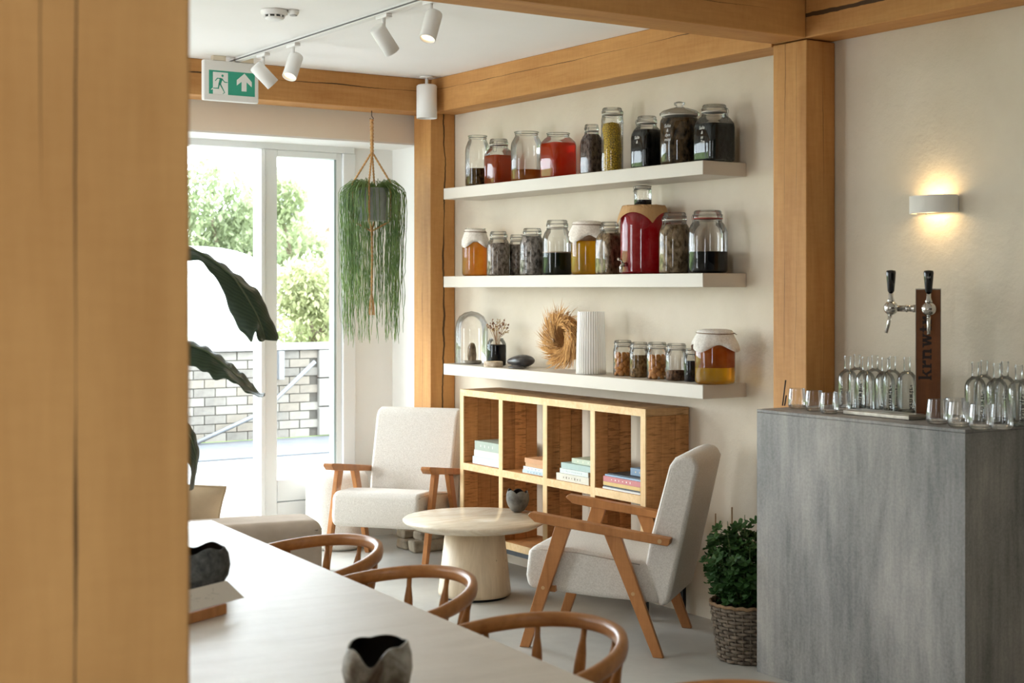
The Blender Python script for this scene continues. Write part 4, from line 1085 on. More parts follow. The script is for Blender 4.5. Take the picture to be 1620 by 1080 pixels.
# dispenser with brown paper cover and tap
t, rad, h = jar('big glass drink dispenser of red raspberry liquid with a brown paper cover', 981, 1056, 325.5, 'mid', 'demi', 'red', 0.92, None, Xc=4.445, name='drink_dispenser', group=None)
t['category'] = 'dispenser'
m_kraft = mottled('kraft_paper', S(176, 134, 88), S(196, 156, 108), 12, 0.85, bump=0.1)
P2 = []
n = 40
sqh = rad * 1.28
rows = []
vdir = math.atan2(-t.location.y, -t.location.x)
for ring in range(9):
    row = []
    for i in range(n):
        an = 2 * PI * i / n
        c, s_ = math.cos(an), math.sin(an)
        k = 1.0 / max(abs(c), abs(s_))                     # square sheet edge
        edge = sqh * k
        e = max(edge * ring / 8, 0.002)
        e_in = min(e, rad * 0.92)
        over = e - e_in
        row.append((c, s_, e_in + over * 0.30, h + 0.0015 - over * 0.88))
    rows.append([(r_ * math.cos(math.atan2(s_, c) + vdir + R(63)), r_ * math.sin(math.atan2(s_, c) + vdir + R(63)), z_) for (c, s_, r_, z_) in row])
mk('paper_cover', MB().grid(rows, False, wrap=True), m_kraft, t, solid=0.0008, off=1.0, fixn=False)
m_chrome = plain('polished_steel', S(200, 198, 194), 0.14, 1.0)
an = math.atan2(-t.location.y, -t.location.x) - R(48)
d = Vector((math.cos(an), math.sin(an), 0))
tap = mk('tap', MB().tube([d * (rad - 0.004) + Vector((0, 0, 0.045)), d * (rad + 0.02) + Vector((0, 0, 0.045)), d * (rad + 0.03) + Vector((0, 0, 0.038)), d * (rad + 0.032) + Vector((0, 0, 0.008))], [0.011, 0.011, 0.008, 0.007], 12), m_chrome, t)
mk('tap_lever', MB().tube([d * (rad + 0.022) + Vector((0, 0, 0.05)), d * (rad + 0.03) + Vector((0, 0, 0.066)), d * (rad + 0.05) + Vector((0, 0, 0.07))], [0.005, 0.005, 0.007], 8), m_chrome, tap)
jar('small clip top jar of black seeds standing on the paper covered dispenser', 1003, 1031, 294, 'mid', 'tall', 'seed', 0.26, 'clip', Xc=4.445, clasp=170, z_base=SHELF['mid'] + h + 0.0042)
# lowest shelf
def shelf_pos(px, X): return on_x(px, X)
Y, z = shelf_pos(746, 4.45)
cl = thing('glass_cloche', 'clear glass dome cloche at the far end of the lowest shelf', 'cloche', (4.45, Y, SHELF['low'] + 0.0004))
hcl = ht(492, z) - SHELF['low']
mk('dome', MB().lathe([(0.093, 0.0), (0.094, 0.01), (0.094, hcl * 0.66), (0.088, hcl * 0.78), (0.07, hcl * 0.9), (0.04, hcl * 0.97), (0.002, hcl)], 48, cap0=False), clear_glass('cloche_glass', (0.99, 0.99, 0.99, 1), (0.8, 0.82, 0.82, 1), 0.5, 4), cl)
m_flint = mottled('brown_flint', S(84, 66, 48), S(176, 150, 116), 18, 0.6, bump=0.5, dist=0.01)
b = MB().lathe([(0.028, 0.0), (0.026, 0.03), (0.02, 0.07), (0.012, 0.095), (0.003, 0.1)], 9, smooth=False, wob=lambda a_, r, zz_, j: (r * (1 + 0.25 * math.sin(2 * a_ + j)), zz_))
fs_ = mk('flint_stone', b, m_flint); fs_.location = (4.44, Y - 0.02, SHELF['low'] + 0.0195)
tag(fs_, 'upright brown pointed stone under the glass cloche', 'stone')
b = MB().lathe([(0.05, 0.0), (0.06, 0.008), (0.05, 0.018), (0.01, 0.0185)], 14, wob=lambda a_, r, zz_, j: (r * (1 + 0.2 * math.sin(3 * a_ + 1)), zz_))
ss_ = mk('flat_stone', b, mottled('pale_flint', S(150, 136, 118), S(200, 190, 174), 14, 0.7)); ss_.location = (4.44, Y - 0.02, SHELF['low'] + 0.0005)
tag(ss_, 'pale flat stone slice under the pointed stone in the cloche', 'stone')
Y, z = shelf_pos(785, 4.45)
mj, rad, h = jar('clip jar of dark liquid holding dried flowers behind a wood slice', 770, 801, 528, 'low', 'fido', 'navy', 0.66, None, Xc=4.45, name='flower_jar', group=None)
random.seed(12)
m_straw = plain('dry_straw', S(160, 120, 84), 0.9); m_bud = [plain('dry_bud_brown', S(140, 92, 60), 0.9), plain('dry_bud_cream', S(206, 180, 140), 0.9)]
df = thing('dried_flowers', 'bunch of thin dried flowers standing in the dark clip jar', 'flowers', tuple(mj.location + Vector((0, 0, 0.012))))
for k in range(24):
    an = random.uniform(0, 6.28); sp_r = random.uniform(0.015, 0.075); hh = random.uniform(0.17, 0.25)
    p2 = Vector((sp_r * math.cos(an), sp_r * math.sin(an), hh)); p1 = Vector((p2.x * 0.3, p2.y * 0.3, h * 0.8)); p0 = Vector((random.uniform(-0.02, 0.02), random.uniform(-0.02, 0.02), 0.004))
    st = mk('stem', MB().tube([p0, p1, p1.lerp(p2, 0.55), p2], 0.0009, 5), m_straw, df)
    fl = MB()
    for q in range(5):
        c_ = p2.lerp(p1, random.uniform(0, 0.35)) + Vector((random.uniform(-0.008, 0.008), random.uniform(-0.008, 0.008), random.uniform(-0.006, 0.006)))
        fl.ellipsoid(c_, (0.0036, 0.0036, 0.0042), 6, 4)
    mk('flower_head', fl, m_bud[k % 2], st, kind='stuff')
Y, z = shelf_pos(781, 4.36)
wsl = thing('wood_slice', 'round birch wood slice lying before the flower jar', 'wood slice', (4.36, Y, SHELF['low'] + 0.0004))
def ww(a_, r, zz_, j): return r * (1 + 0.03 * math.sin(3 * a_)), zz_
mk('bark_rim', MB().lathe([(0.05, 0.0), (0.052, 0.004), (0.052, 0.026), (0.05, 0.03), (0.047, 0.03)], 36, wob=ww, cap1=False), mottled('birch_bark', S(150, 122, 92), S(226, 214, 196), 22, 0.85, (1, 1, 2), 0.5), wsl)
mk('cut_face', MB().lathe([(0.002, 0.0298), (0.0468, 0.0298)], 36, wob=ww, cap0=False, cap1=False), mottled('cut_wood', S(206, 178, 140), S(226, 204, 170), 16, 0.8), wsl, fixn=True)
# black stones / shell
m_shell = N('nacre_shell')
v = m_shell.noise(m_shell.coords((1, 1, 3)), 9, 5, 0.6, 1)
m_shell.principled(m_shell.ramp(v, [(0.3, S(38, 36, 36)), (0.55, S(78, 74, 72)), (0.75, S(150, 156, 172))]), 0.28, bump=v, strength=0.3, dist=0.01)
m_shell = m_shell.m
Y, z = shelf_pos(819, 4.42)
b = MB().ellipsoid((0, 0, 0.04), (0.062, 0.095, 0.04), 24, 14)
b.v = [(x + 0.01 * math.sin(y * 30), y, zz_ * (1 - 0.25 * (y + 0.085) / 0.17) if zz_ > 0.02 else zz_) for x, y, zz_ in b.v]
o = mk('dark_shell', b, m_shell); o.location = (4.44, Y, SHELF['low'] + 0.0005); o.rotation_euler = (0, 0, R(12))
tag(o, 'large dark glossy shell lying beside the wood slice', 'shell')
b = MB(); rows = []
for i in range(9):
    t_ = i / 8; row = []
    for j in range(9):
        s_ = -1 + 2 * j / 8; wd = 0.034 * math.sin(PI * min(1, 0.12 + t_ * 0.9)) ** 0.7
        row.append((s_ * wd, -0.06 + 0.12 * t_, 0.004 + 0.012 * (1 - s_ * s_) * math.sin(PI * t_)))
    rows.append(row)
b.grid(rows)
o = mk('shell_half', b, m_shell, solid=0.003); o.location = (4.372, Y - 0.055, SHELF['low'] + 0.002); o.rotation_euler = (0, 0, R(14))
tag(o, 'thin flat dark shell half with a pale edge before the larger shell', 'shell')
# wreath
Y, z = shelf_pos(893, 4.47)
zw = ht(533, z)
wr_ = thing('grass_wreath', 'wreath of golden dried pampas grass leaning on the wall', 'wreath', (4.47, Y, SHELF['low'] + 0.001))
rc = zw - SHELF['low'] - 0.005
m_pam = mottled('pampas', S(176, 124, 70), S(224, 178, 118), 12, 0.95, spec=0.1)
m_pam2 = mottled('pampas_dark', S(130, 90, 52), S(186, 140, 92), 12, 0.95, spec=0.1)
RW = 0.082
mk('wreath_core', MB().tube([(0.028 - 0.02 * math.sin(2 * PI * i / 36), RW * math.cos(2 * PI * i / 36), rc + RW * math.sin(2 * PI * i / 36)) for i in range(36)], 0.034, 10, closed=True), m_pam2, wr_)
random.seed(21)
for nm, cnt, mt, spread in (('pampas_strands', 900, m_pam, 1.0), ('seed_heads', 350, m_pam2, 0.8)):
    b = MB()
    for k in range(cnt):
        an = random.uniform(0, 2 * PI)
        L = random.uniform(0.05, 0.12) * spread
        lean = random.gauss(0.45, 0.3)
        rr0 = RW + random.uniform(-0.03, 0.03)
        c0 = Vector((random.uniform(-0.045, 0.02), rr0 * math.cos(an), rr0 * math.sin(an)))
        rad_d = Vector((0, math.cos(an), math.sin(an))); tan_d = Vector((0, -math.sin(an), math.cos(an)))
        dirv = (tan_d * math.cos(lean) + rad_d * math.sin(lean) + Vector((-random.uniform(0.0, 0.45), 0, 0))).normalized()
        c2 = c0 + dirv * L; c1 = c0 + dirv * L * 0.5 + rad_d * 0.008
        w_ = random.uniform(0.0012, 0.0032)
        sdv = dirv.cross(Vector((1, 0.2, 0.1))).normalized() * w_
        zz_ = lambda p: (min(p.x, 0.09), p.y, max(p.z + rc, 0.003))
        b.add([zz_(c0 - sdv * .4), zz_(c0 + sdv * .4), zz_(c1 + sdv), zz_(c2), zz_(c1 - sdv)], [(0, 1, 2, 3, 4)])
    mk(nm, b, mt, wr_, kind='stuff', fixn=False)
# ribbed vase
Y, z = shelf_pos(935, 4.41)
hv = ht(493, z) - SHELF['low']
rv = 46 * z / F_PX / 2
a = N('ribbed_white_glass')
p_ = a.principled((0.92, 0.9, 0.87, 1), 0.15, spec=0.8)
tr = a.n('BsdfTransparent'); tr.inputs[0].default_value = (0.95, 0.94, 0.92, 1)
mx = a.n('MixShader'); mx.inputs[0].default_value = 0.42; a.l(p_.outputs[0], mx.inputs[1]); a.l(tr.outputs[0], mx.inputs[2]); a.l(mx.outputs[0], a.out.inputs[0])
o = thing('ribbed_vase', 'tall ribbed white glass vase in front of the wreath', 'vase', (4.41, Y, SHELF['low'] + 0.0005))
mk('ribbed_wall', MB().lathe([(rv * 1.0, 0.0), (rv * 1.01, 0.006), (rv * 0.97, hv * 0.5), (rv * 0.9, hv)], 168, wob=lambda a_, r, zz_, j: (r * (1 + 0.032 * math.cos(36 * a_)), zz_), cap0=True, cap1=False), a.m, o)
mk('thick_base', MB().lathe([(rv * 0.92, 0.003), (rv * 0.92, 0.024), (0.002, 0.026)], 48), plain('milky_glass', S(214, 206, 184), 0.3), o)
# row of small jars
jA = jar('clip top jar of dried apricots next to the ribbed vase', 970, 1001, 538, 'low', 'wide', None, 0, 'clip', Xc=4.45, clasp=190)
jar('clip top jar of granola between the two apricot jars', 996, 1026, 541, 'low', 'wide', 'granola', 0.62, 'clip', Xc=4.44, clasp=185)
jB = jar('clip top jar of dried apricots between granola and the nearly empty jar', 1023, 1056, 541, 'low', 'wide', None, 0, 'clip', Xc=4.43, clasp=190)
jar('nearly empty clip top jar with a low layer of bark bits', 1053, 1087, 543, 'low', 'wide', 'bark_bits', 0.27, 'clip', Xc=4.43, clasp=190)
jar('narrow little jar of black seeds beside the cloth covered honey jar', 1082, 1104, 551, 'low', 'fido', 'seed', 0.62, 'clip', Xc=4.43, clasp=20)
m_apr = mottled('dried_apricot', S(176, 108, 44), S(216, 150, 78), 10, 0.5, bump=0.3)
ap_me = mesh('dried_apricot', MB().ellipsoid((0, 0, 0), (0.0185, 0.016, 0.011), 12, 8)); ap_me.materials.append(m_apr)
random.seed(31)
for (tj, rj, hj), lab in ((jA, 'orange dried apricot in the jar beside the ribbed vase'), (jB, 'orange dried apricot in the jar beside the granola')):
    zt = 0.012
    for layer in range(6):
        for k in range(5):
            an = 2 * PI * (k + 0.5 * layer) / 5 + random.uniform(-0.15, 0.15)
            rr_ = rj - 0.0195
            o = bpy.data.objects.new('dried_apricot', ap_me); COL.objects.link(o)
            o.location = tj.location + Vector((rr_ * math.cos(an), rr_ * math.sin(an), zt + layer * 0.0175 + random.uniform(-0.002, 0.002)))
            o.rotation_euler = (random.uniform(-0.5, 0.5), R(65) + random.uniform(-0.3, 0.3), an)
            tag(o, lab, 'apricot', lab.replace('orange dried apricot', 'dried apricots'))
t, rad, h = jar('squat jar of honey coloured kombucha under a large muslin cover at the shelf end', 1099, 1163, 520, 'low', 'wide', 'honey', 0.30, 'cloth', Xc=4.42, layer=('scoby', 0.74))

# ------------------------------------------------------------------ hanging plant
PX, PY = on_y(588, 7.62)[0], 7.62
m_jute = mottled('jute_rope', S(176, 132, 84), S(212, 170, 120), 60, 0.95, (1, 1, 1), 0.8, 0.005, spec=0.1)
hg = thing('macrame_hanger', 'jute macrame hanger with knotted cords under the window beam', 'plant hanger', (PX, PY, 0))
ZH = 2.583
mk('hook', MB().tube([(0, 0, ZH + 0.0), (0, 0, ZH - 0.03), (0.012, 0, ZH - 0.045), (0.0, 0, ZH - 0.058), (-0.012, 0, ZH - 0.045)], 0.0025, 6), m_blk, hg)
def rope(pts, r, nm, par, tw=70, n=60):
    P = []; q = [Vector(p) for p in pts]
    L = [0]
    for a_, b_ in zip(q, q[1:]): L.append(L[-1] + (b_ - a_).length)
    for i in range(n + 1):
        s_ = L[-1] * i / n; k = 0
        while k < len(L) - 2 and L[k + 1] < s_: k += 1
        P.append(q[k].lerp(q[k + 1], (s_ - L[k]) / max(1e-9, L[k + 1] - L[k])))
    rr = [r * (1 + 0.22 * math.sin(i * 2 * PI / 4.0)) for i in range(n + 1)]
    return mk(nm, MB().tube(P, rr, 8), m_jute, par)
rope([(0, 0, ZH - 0.05), (0.002, 0, ZH - 0.25)], 0.010, 'top_cord', hg, n=40)
ZT, ZBt, RP = 2.16, 1.94, 0.112
for k in range(4):
    an = math.atan2(-PY, -PX) + R(-8 + 90 * k)
    c, s_ = math.cos(an), math.sin(an)
    rope([(0.002, 0, ZH - 0.24), (RP * c, RP * s_, ZT), (RP * 0.92 * c, RP * 0.92 * s_, ZBt - 0.005), (0.0, 0.0, ZBt - 0.06)], 0.0055, 'cord', hg, n=110)
rope([(0, 0, ZBt - 0.05), (0.003, 0, ZBt - 0.2), (0, 0, ZBt - 0.42)], 0.006, 'tail_cord', hg, n=60)
tz = MB(); random.seed(2)
for k in range(26):
    an = random.uniform(0, 6.28); tz.tube([(0, 0, ZBt - 0.40), (0.012 * math.cos(an), 0.012 * math.sin(an), ZBt - 0.47), (0.018 * math.cos(an), 0.018 * math.sin(an), ZBt - 0.55)], 0.0012, 4)
mk('tassel', tz, m_jute, hg, kind='stuff')
hp_ = thing('hanging_plant', 'trailing rope cactus with long thin green strands in a grey pot', 'plant', (PX, PY, ZBt))
mk('pot', MB().lathe([(0.02, 0.0), (0.085, 0.0), (0.09, 0.006), (0.1, 0.19), (0.094, 0.19), (0.088, 0.175), (0.01, 0.17)], 40), mottled('grey_glazed_pot', S(120, 128, 124), S(160, 166, 162), 8, 0.35), hp_)
m_str = leafy('trailing_stem', S(84, 116, 58), S(152, 176, 110), 0.35, 0.5, 9)
random.seed(77)
b = MB()
for k in range(280):
    an = random.uniform(0, 2 * PI)
    if abs((an - math.atan2(-PY, -PX) - R(20) + PI) % (2 * PI) - PI) < R(24) and random.random() < 0.8: continue
    r1 = random.uniform(0.105, 0.185) if random.random() < 0.85 else random.uniform(0.18, 0.21)
    r0 = random.uniform(0.0, 0.08)
    top = 0.175 + random.uniform(0, 0.05)
    end = -random.choice([random.uniform(0.3, 0.75), random.uniform(0.5, 0.74), random.uniform(0.1, 0.5)])
    if random.random() < 0.06: end = random.uniform(-0.1, 0.12); r1 += 0.03
    P = [Vector((r0 * math.cos(an), r0 * math.sin(an), 0.165)), Vector(((r0 + r1) / 2 * math.cos(an), (r0 + r1) / 2 * math.sin(an), top + 0.02)), Vector((r1 * 0.93 * math.cos(an), r1 * 0.93 * math.sin(an), top - 0.02))]
    z_ = top - 0.05; px2, py2 = r1 * math.cos(an), r1 * math.sin(an); i = 0
    while z_ > end:
        j_ = 0.0035
        P.append(Vector((px2 + random.uniform(-j_, j_), py2 + random.uniform(-j_, j_), z_)))
        px2 += random.uniform(-0.004, 0.004) - px2 * 0.006; py2 += random.uniform(-0.004, 0.004) - py2 * 0.006
        z_ -= random.uniform(0.028, 0.045); i += 1
    rr = [0.0018] * len(P); rr[-1] = 0.0008
    b.tube(P, [q * random.uniform(0.8, 1.25) for q in rr], 4, caps=False)
mk('trailing_stems', b, m_str, hp_, kind='stuff', fixn=False)

# ------------------------------------------------------------------ ceiling fittings
m_lampw = plain('white_powder_coat', S(232, 230, 226), 0.45)
XT = 3.132
tk = thing('lighting_track', 'long white lighting track fixed to the ceiling', 'track', (XT, 4.66, ZC))
mk('rail', MB().box(-0.017, 0.017, 0, 2.83, -0.022, -0.0005), m_lampw, tk)
mk('slot', MB().box(-0.0235, -0.0172, 0, 2.83, -0.0165, -0.012), plain('track_slot', S(96, 94, 92), 0.6), tk)
m_bulb = emit('warm_bulb', (1.0, 0.72, 0.38, 1), 3.0)
def spot(label, Yp, d, watts):
    t = thing('track_spotlight', label, 'spotlight', (XT, Yp, ZC - 0.0225), 0, 'white spotlights on the ceiling track')
    d = Vector(d).normalized()
    mk('adapter', MB().box(-0.016, 0.016, -0.05, 0.05, -0.016, 0), m_lampw, t, bevel=0.003)
    mk('stem', MB().tube([(0, 0, -0.016), (0, 0, -0.075)], 0.008, 12), m_lampw, t)
    c = Vector((0, 0, -0.105)) 
    q = d.to_track_quat('Z', 'Y').to_matrix().to_4x4()
    Mx = Matrix.Translation(c) @ q
    hd = mk('head', MB().lathe([(0.028, -0.062), (0.034, -0.058), (0.036, -0.05), (0.036, 0.072), (0.031, 0.072), (0.030, 0.058)], 40, Mx, cap1=False), m_lampw, t)
    mk('lens', MB().lathe([(0.001, 0.060), (0.0295, 0.060)], 32, Mx, cap0=False, cap1=False), m_bulb, hd)
    ld = bpy.data.lights.new('spot_beam', 'SPOT'); ld.energy = watts; ld.color = (1.0, 0.78, 0.52); ld.spot_size = R(55); ld.spot_blend = 0.7; ld.shadow_soft_size = 0.025
    lo = bpy.data.objects.new('spot_beam', ld); COL.objects.link(lo); lo.parent = t
    lo.location = c + d * 0.075; lo.rotation_euler = d.to_track_quat('-Z', 'Y').to_euler(); lo['kind'] = 'helper'
spot('white spotlight turned to the shelves, beside the exit sign', 7.047, (0.70, -0.12, -0.70), 8)
spot('white spotlight with its lit lens showing, second from the exit sign', 6.686, (-0.42, -0.28, -0.86), 8)
spot('white spotlight turned to the shelves, far from the exit sign', 5.75, (0.66, 0.12, -0.74), 8)
spot('white spotlight with its lit lens showing, nearest the cross beam', 5.336, (-0.38, -0.20, -0.9), 8)
cy = thing('ceiling_cylinder_lamp', 'white cylinder lamp hung from the ceiling in the beam corner', 'lamp', (4.325, 7.42, ZC))
mk('canopy', MB().lathe([(0.04, -0.01), (0.04, -0.0005)], 32), m_lampw, cy)
mk('stem', MB().tube([(0, 0, -0.01), (0, 0, -0.055)], 0.009, 12), m_lampw, cy)
mk('cylinder', MB().lathe([(0.012, -0.048), (0.052, -0.05), (0.06, -0.058), (0.06, -0.245), (0.054, -0.245), (0.052, -0.225)], 48, cap1=False), m_lampw, cy)
mk('reflector', MB().lathe([(0.002, -0.222), (0.051, -0.222)], 40, cap0=False, cap1=False), plain('lamp_reflector', S(210, 206, 198), 0.3), cy)
sx_, sy_ = on_floor(434, 16, ZC)
sm = thing('smoke_detector', 'round white smoke detector on the ceiling left of the track', 'smoke detector', (sx_, sy_, ZC))
mk('base', MB().lathe([(0.058, -0.0005), (0.06, -0.004), (0.059, -0.018), (0.05, -0.024)], 40), m_lampw, sm)
mk('vent_ring', MB().lathe([(0.042, -0.0245), (0.042, -0.033)], 40), plain('dark_vent', S(60, 58, 56), 0.7), sm)
for k in range(10):
    an = 2 * PI * k / 10
    mk('vent_rib', MB().box(0.038, 0.0465, -0.004, 0.004, -0.034, -0.0242, M=Matrix.Rotation(an, 4, 'Z')), m_lampw, sm)
mk('chamber_cap', MB().lathe([(0.002, -0.045), (0.03, -0.0445), (0.04, -0.04), (0.045, -0.0335)], 40), m_lampw, sm)
ind = thing('indicator_box', 'tiny white round box on the ceiling touching the smoke detector', 'ceiling box', (sx_ + CA * 0.085, sy_ - SA * 0.085, ZC))
mk('box', MB().lathe([(0.024, -0.0005), (0.024, -0.012), (0.018, -0.022)], 28), m_lampw, ind)
mk('ring', MB().lathe([(0.0175, -0.0222), (0.016, -0.026), (0.006, -0.0265)], 24), plain('box_grey', S(186, 182, 176), 0.5), ind)

# exit sign
YX = 7.36
xa, za = on_y(322, YX); xb, zb_ = on_y(409.5, YX)
WX = xb - xa; z_t = ht(93, za); z_b = ht(157.5, za); HX = z_t - z_b
es = thing('exit_sign', 'white emergency exit sign with green running man and arrow', 'exit sign', (xa, YX, z_b))
mk('housing', MB().box(0, WX, 0, 0.035, 0, HX), m_lampw, es, bevel=0.008, seg=3)
for x in (0.055, WX - 0.10):
    mk('mounting_foot', MB().box(x, x + 0.07, 0.0, 0.035, HX + 0.0002, ZC - z_b - 0.0005), plain('foot_cream', S(226, 214, 190), 0.6), es)
GX0, GX1, GZ0, GZ1 = WX * 0.095, WX * 0.925, HX * 0.16, HX * 0.745
m_green = plain('safety_green', S(48, 160, 132), 0.4)
def flat(poly, y): return MB().add([(x, y, z_) for x, z_ in poly], [tuple(range(len(poly)))])
def g(x, y): return (GX0 + (GX1 - GX0) * x, GZ0 + (GZ1 - GZ0) * y)
mk('green_panel', MB().box(GX0, GX1, -0.0012, -0.0002, GZ0, GZ1), m_green, es)
m_sw = plain('sign_white', S(236, 236, 232), 0.5)
mk('doorway', MB().box(g(0.085, 0)[0], g(0.41, 0)[0], -0.0018, -0.0013, GZ0, g(0, 0.93)[1]), m_sw, es)
mb = MB()
for poly in ([(0.77, 0.96), (0.6, 0.66), (0.6, 0.43), (0.705, 0.6), (0.705, 0.2), (0.815, 0.2), (0.815, 0.6), (0.93, 0.4), (0.93, 0.62)],):
    mb.add([(*[g(*p)[0]], -0.0018, g(*p)[1]) for p in poly], [(0, 1, 3, 6, 8), (1, 2, 3), (3, 4, 5, 6), (6, 7, 8)])
mk('arrow', mb, m_sw, es, fixn=False)
man = MB()
def limb(p, q, w0, w1):
    a_, b_ = Vector(g(*p)), Vector(g(*q)); d = (b_ - a_).normalized(); nrm = Vector((-d.y, d.x))
    v_ = [a_ + nrm * w0, a_ - nrm * w0, b_ - nrm * w1, b_ + nrm * w1]
    man.add([(p_.x, -0.0023, p_.y) for p_ in v_], [(0, 1, 2, 3)])
u_ = (GX1 - GX0) * 0.02
hx, hz = g(0.29, 0.79)
man.add([(hx + u_ * 1.25 * math.cos(2 * PI * i / 16), -0.0023, hz + u_ * 1.25 * math.sin(2 * PI * i / 16)) for i in range(16)], [tuple(range(16))])
limb((0.265, 0.68), (0.225, 0.42), u_ * 1.6, u_ * 1.3)
limb((0.27, 0.66), (0.18, 0.67), u_ * 0.5, u_ * 0.45); limb((0.185, 0.68), (0.13, 0.55), u_ * 0.5, u_ * 0.4)
limb((0.275, 0.66), (0.34, 0.52), u_ * 0.55, u_ * 0.45); limb((0.335, 0.525), (0.40, 0.52), u_ * 0.5, u_ * 0.35)
limb((0.235, 0.45), (0.285, 0.27), u_ * 0.8, u_ * 0.6); limb((0.28, 0.29), (0.335, 0.09), u_ * 0.6, u_ * 0.4); limb((0.34, 0.09), (0.295, 0.03), u_ * 0.35, u_ * 0.3)
limb((0.22, 0.45), (0.20, 0.26), u_ * 0.8, u_ * 0.6); limb((0.215, 0.25), (0.085, 0.24), u_ * 0.6, u_ * 0.4)
mk('running_man', man, m_green, es, fixn=False)
ft = MB()
limb2 = [(0.035, 0.17), (0.085, 0.27), (0.085, 0.20), (0.06, 0.17)]
ft.add([(g(*p)[0], -0.0019, g(*p)[1]) for p in limb2], [(0, 1, 2, 3)])
mk('pale_foot', ft, m_sw, es, fixn=False)

# ------------------------------------------------------------------ wall lamp over the bar
YL = 3.885; ZL = 1.875
wlp = thing('wall_lamp', 'white curved up and down wall lamp glowing warm above the bar', 'lamp', (XW, YL, ZL))
prof = []
for i in range(25):
    an = PI * i / 24
    prof.append((-0.012 - 0.083 * abs(math.sin(an)) ** 0.7, 0.105 * math.cos(an)))
ring_o = prof; ring_i = [(x + 0.005, y * 0.95) for x, y in prof]
rows = [[(x, y, -0.034) for x, y in ring_o], [(x, y, 0.034) for x, y in ring_o], [(x, y, 0.034) for x, y in ring_i], [(x, y, -0.034) for x, y in ring_i], [(x, y, -0.034) for x, y in ring_o]]
mk('shade', MB().grid(rows, False), mottled('gypsum_white', S(224, 220, 212), S(230, 226, 220), 6, 0.7), wlp)
mk('back_plate', MB().box(-0.012, -0.0003, -0.1, 0.1, -0.03, 0.03), m_lampw, wlp)
mk('bulb', MB().tube([(-0.045, -0.04, 0), (-0.045, 0.04, 0)], 0.008, 12), emit('halogen_bulb', (1.0, 0.68, 0.32, 1), 10), wlp)
mk('set_screw', MB().lathe([(0.004, -0.039), (0.004, -0.0345)], 10, Matrix.Translation((-0.07, 0.0, 0))), m_wire, wlp)
for s_ in (-1, 1):
    ld = bpy.data.lights.new('lamp_glow', 'AREA'); ld.shape = 'RECTANGLE'; ld.size = 0.05; ld.size_y = 0.12; ld.energy = 0.3; ld.color = (1.0, 0.72, 0.36)
    lo = bpy.data.objects.new('lamp_glow', ld); COL.objects.link(lo); lo.parent = wlp; lo.location = (-0.05, 0, 0.012 * s_); lo['kind'] = 'helper'
    if s_ > 0: lo.rotation_euler = (PI, 0, 0)

# ------------------------------------------------------------------ bar
a = N('bar_concrete')
v1 = a.noise(a.coords((2.2, 2.2, 0.7)), 2.2, 8, 0.65, 0.3); v2 = a.noise(a.coords((14, 14, 0.8)), 3, 4); v3 = a.noise(a.coords(), 90, 3)
vv = a.math('ADD', a.math('ADD', a.math('MULTIPLY', v1, 0.62), a.math('MULTIPLY', v2, 0.2)), a.math('MULTIPLY', v3, 0.18))
a.principled(a.ramp(vv, [(0.36, S(98, 98, 97)), (0.5, S(138, 135, 132)), (0.64, S(168, 163, 157))]), 0.5, bump=v3, strength=0.08, dist=0.003, spec=0.4)
m_bar = a.m
BXf, BY0, BY1, BZ = 4.112, 3.371, 4.412, 1.06
bar_ = thing('bar_counter', 'tall grey concrete look bar block against the wall', 'bar counter', (BXf, BY0, 0))
mk('body', MB().box(0, XW - BXf - 0.002, 0, BY1 - BY0, 0, BZ - 0.0125), m_bar, bar_, bevel=0.0015, seg=1)
mk('countertop', MB().box(0, XW - BXf - 0.002, 0, BY1 - BY0, BZ - 0.012, BZ), m_bar, bar_, bevel=0.0015, seg=1)
def onbar(px, py): 
    z = F_PX * (H - BZ) / (py - HY); return w2((px - CX) / F_PX * z, z), z
def barx(px, X): Y, z = on_x(px, X); return Y, z
# drip tray
dtg = thing('drip_tray', 'brushed steel drip tray under the beer taps on the bar', 'drip tray', (4.225, 3.72, BZ + 0.0004), 0)
m_brush = mottled('brushed_steel', S(150, 144, 134), S(190, 184, 174), 30, 0.3, (0.05, 1, 1), 0.05); m_brush.node_tree.nodes['Principled BSDF'].inputs['Metallic'].default_value = 0.9
mk('pan', MB().box(0, 0.1, 0, 0.33, 0, 0.016), m_brush, dtg, bevel=0.003)
mk('grille', MB().box(0.006, 0.094, 0.006, 0.324, 0.0162, 0.019), m_brush, dtg, bevel=0.001, seg=1)
# beer tower turned to the room
TX = 4.385
TY, zt_ = barx(1468.5, TX)
vd = Vector((-TX, -TY, 0)).normalized()
trz = math.atan2(vd.y, vd.x) + PI / 2                         # local -y faces the viewer side of the room
tw = thing('beer_tower', 'wooden tap tower with two chrome taps and dark vertical lettering', 'beer tap', (TX, TY, BZ + 0.0004), trz)
WT = 37 * zt_ / F_PX
HT = ht(458, zt_) - BZ - 0.0004
m_tower = timber('tower_walnut', S(96, 56, 28), S(138, 84, 44), 'z', knot=False, band=16, seed=23, rough=0.4)
mk('column', MB().box(-WT / 2, WT / 2, -0.035, 0.035, 0, HT), m_tower, tw, bevel=0.002)
m_trim = plain('steel_trim', S(176, 168, 156), 0.3, 0.9)
for s_ in (-1, 1): mk('edge_trim', MB().box(s_ * (WT / 2 + 0.0012) - 0.0011, s_ * (WT / 2 + 0.0012) + 0.0011, -0.036, 0.036, 0, HT), m_trim, tw)
mk('top_trim', MB().box(-WT / 2 - 0.002, WT / 2 + 0.002, -0.036, 0.036, HT + 0.0002, HT + 0.004), m_trim, tw)
qs, L_ = strokes('krnwtr+', 0.0205)
sc_ = (ht(500, zt_) - ht(600, zt_)) / L_ * 1.14
b = MB()
z0_ = ht(600, zt_) - BZ - 0.0004
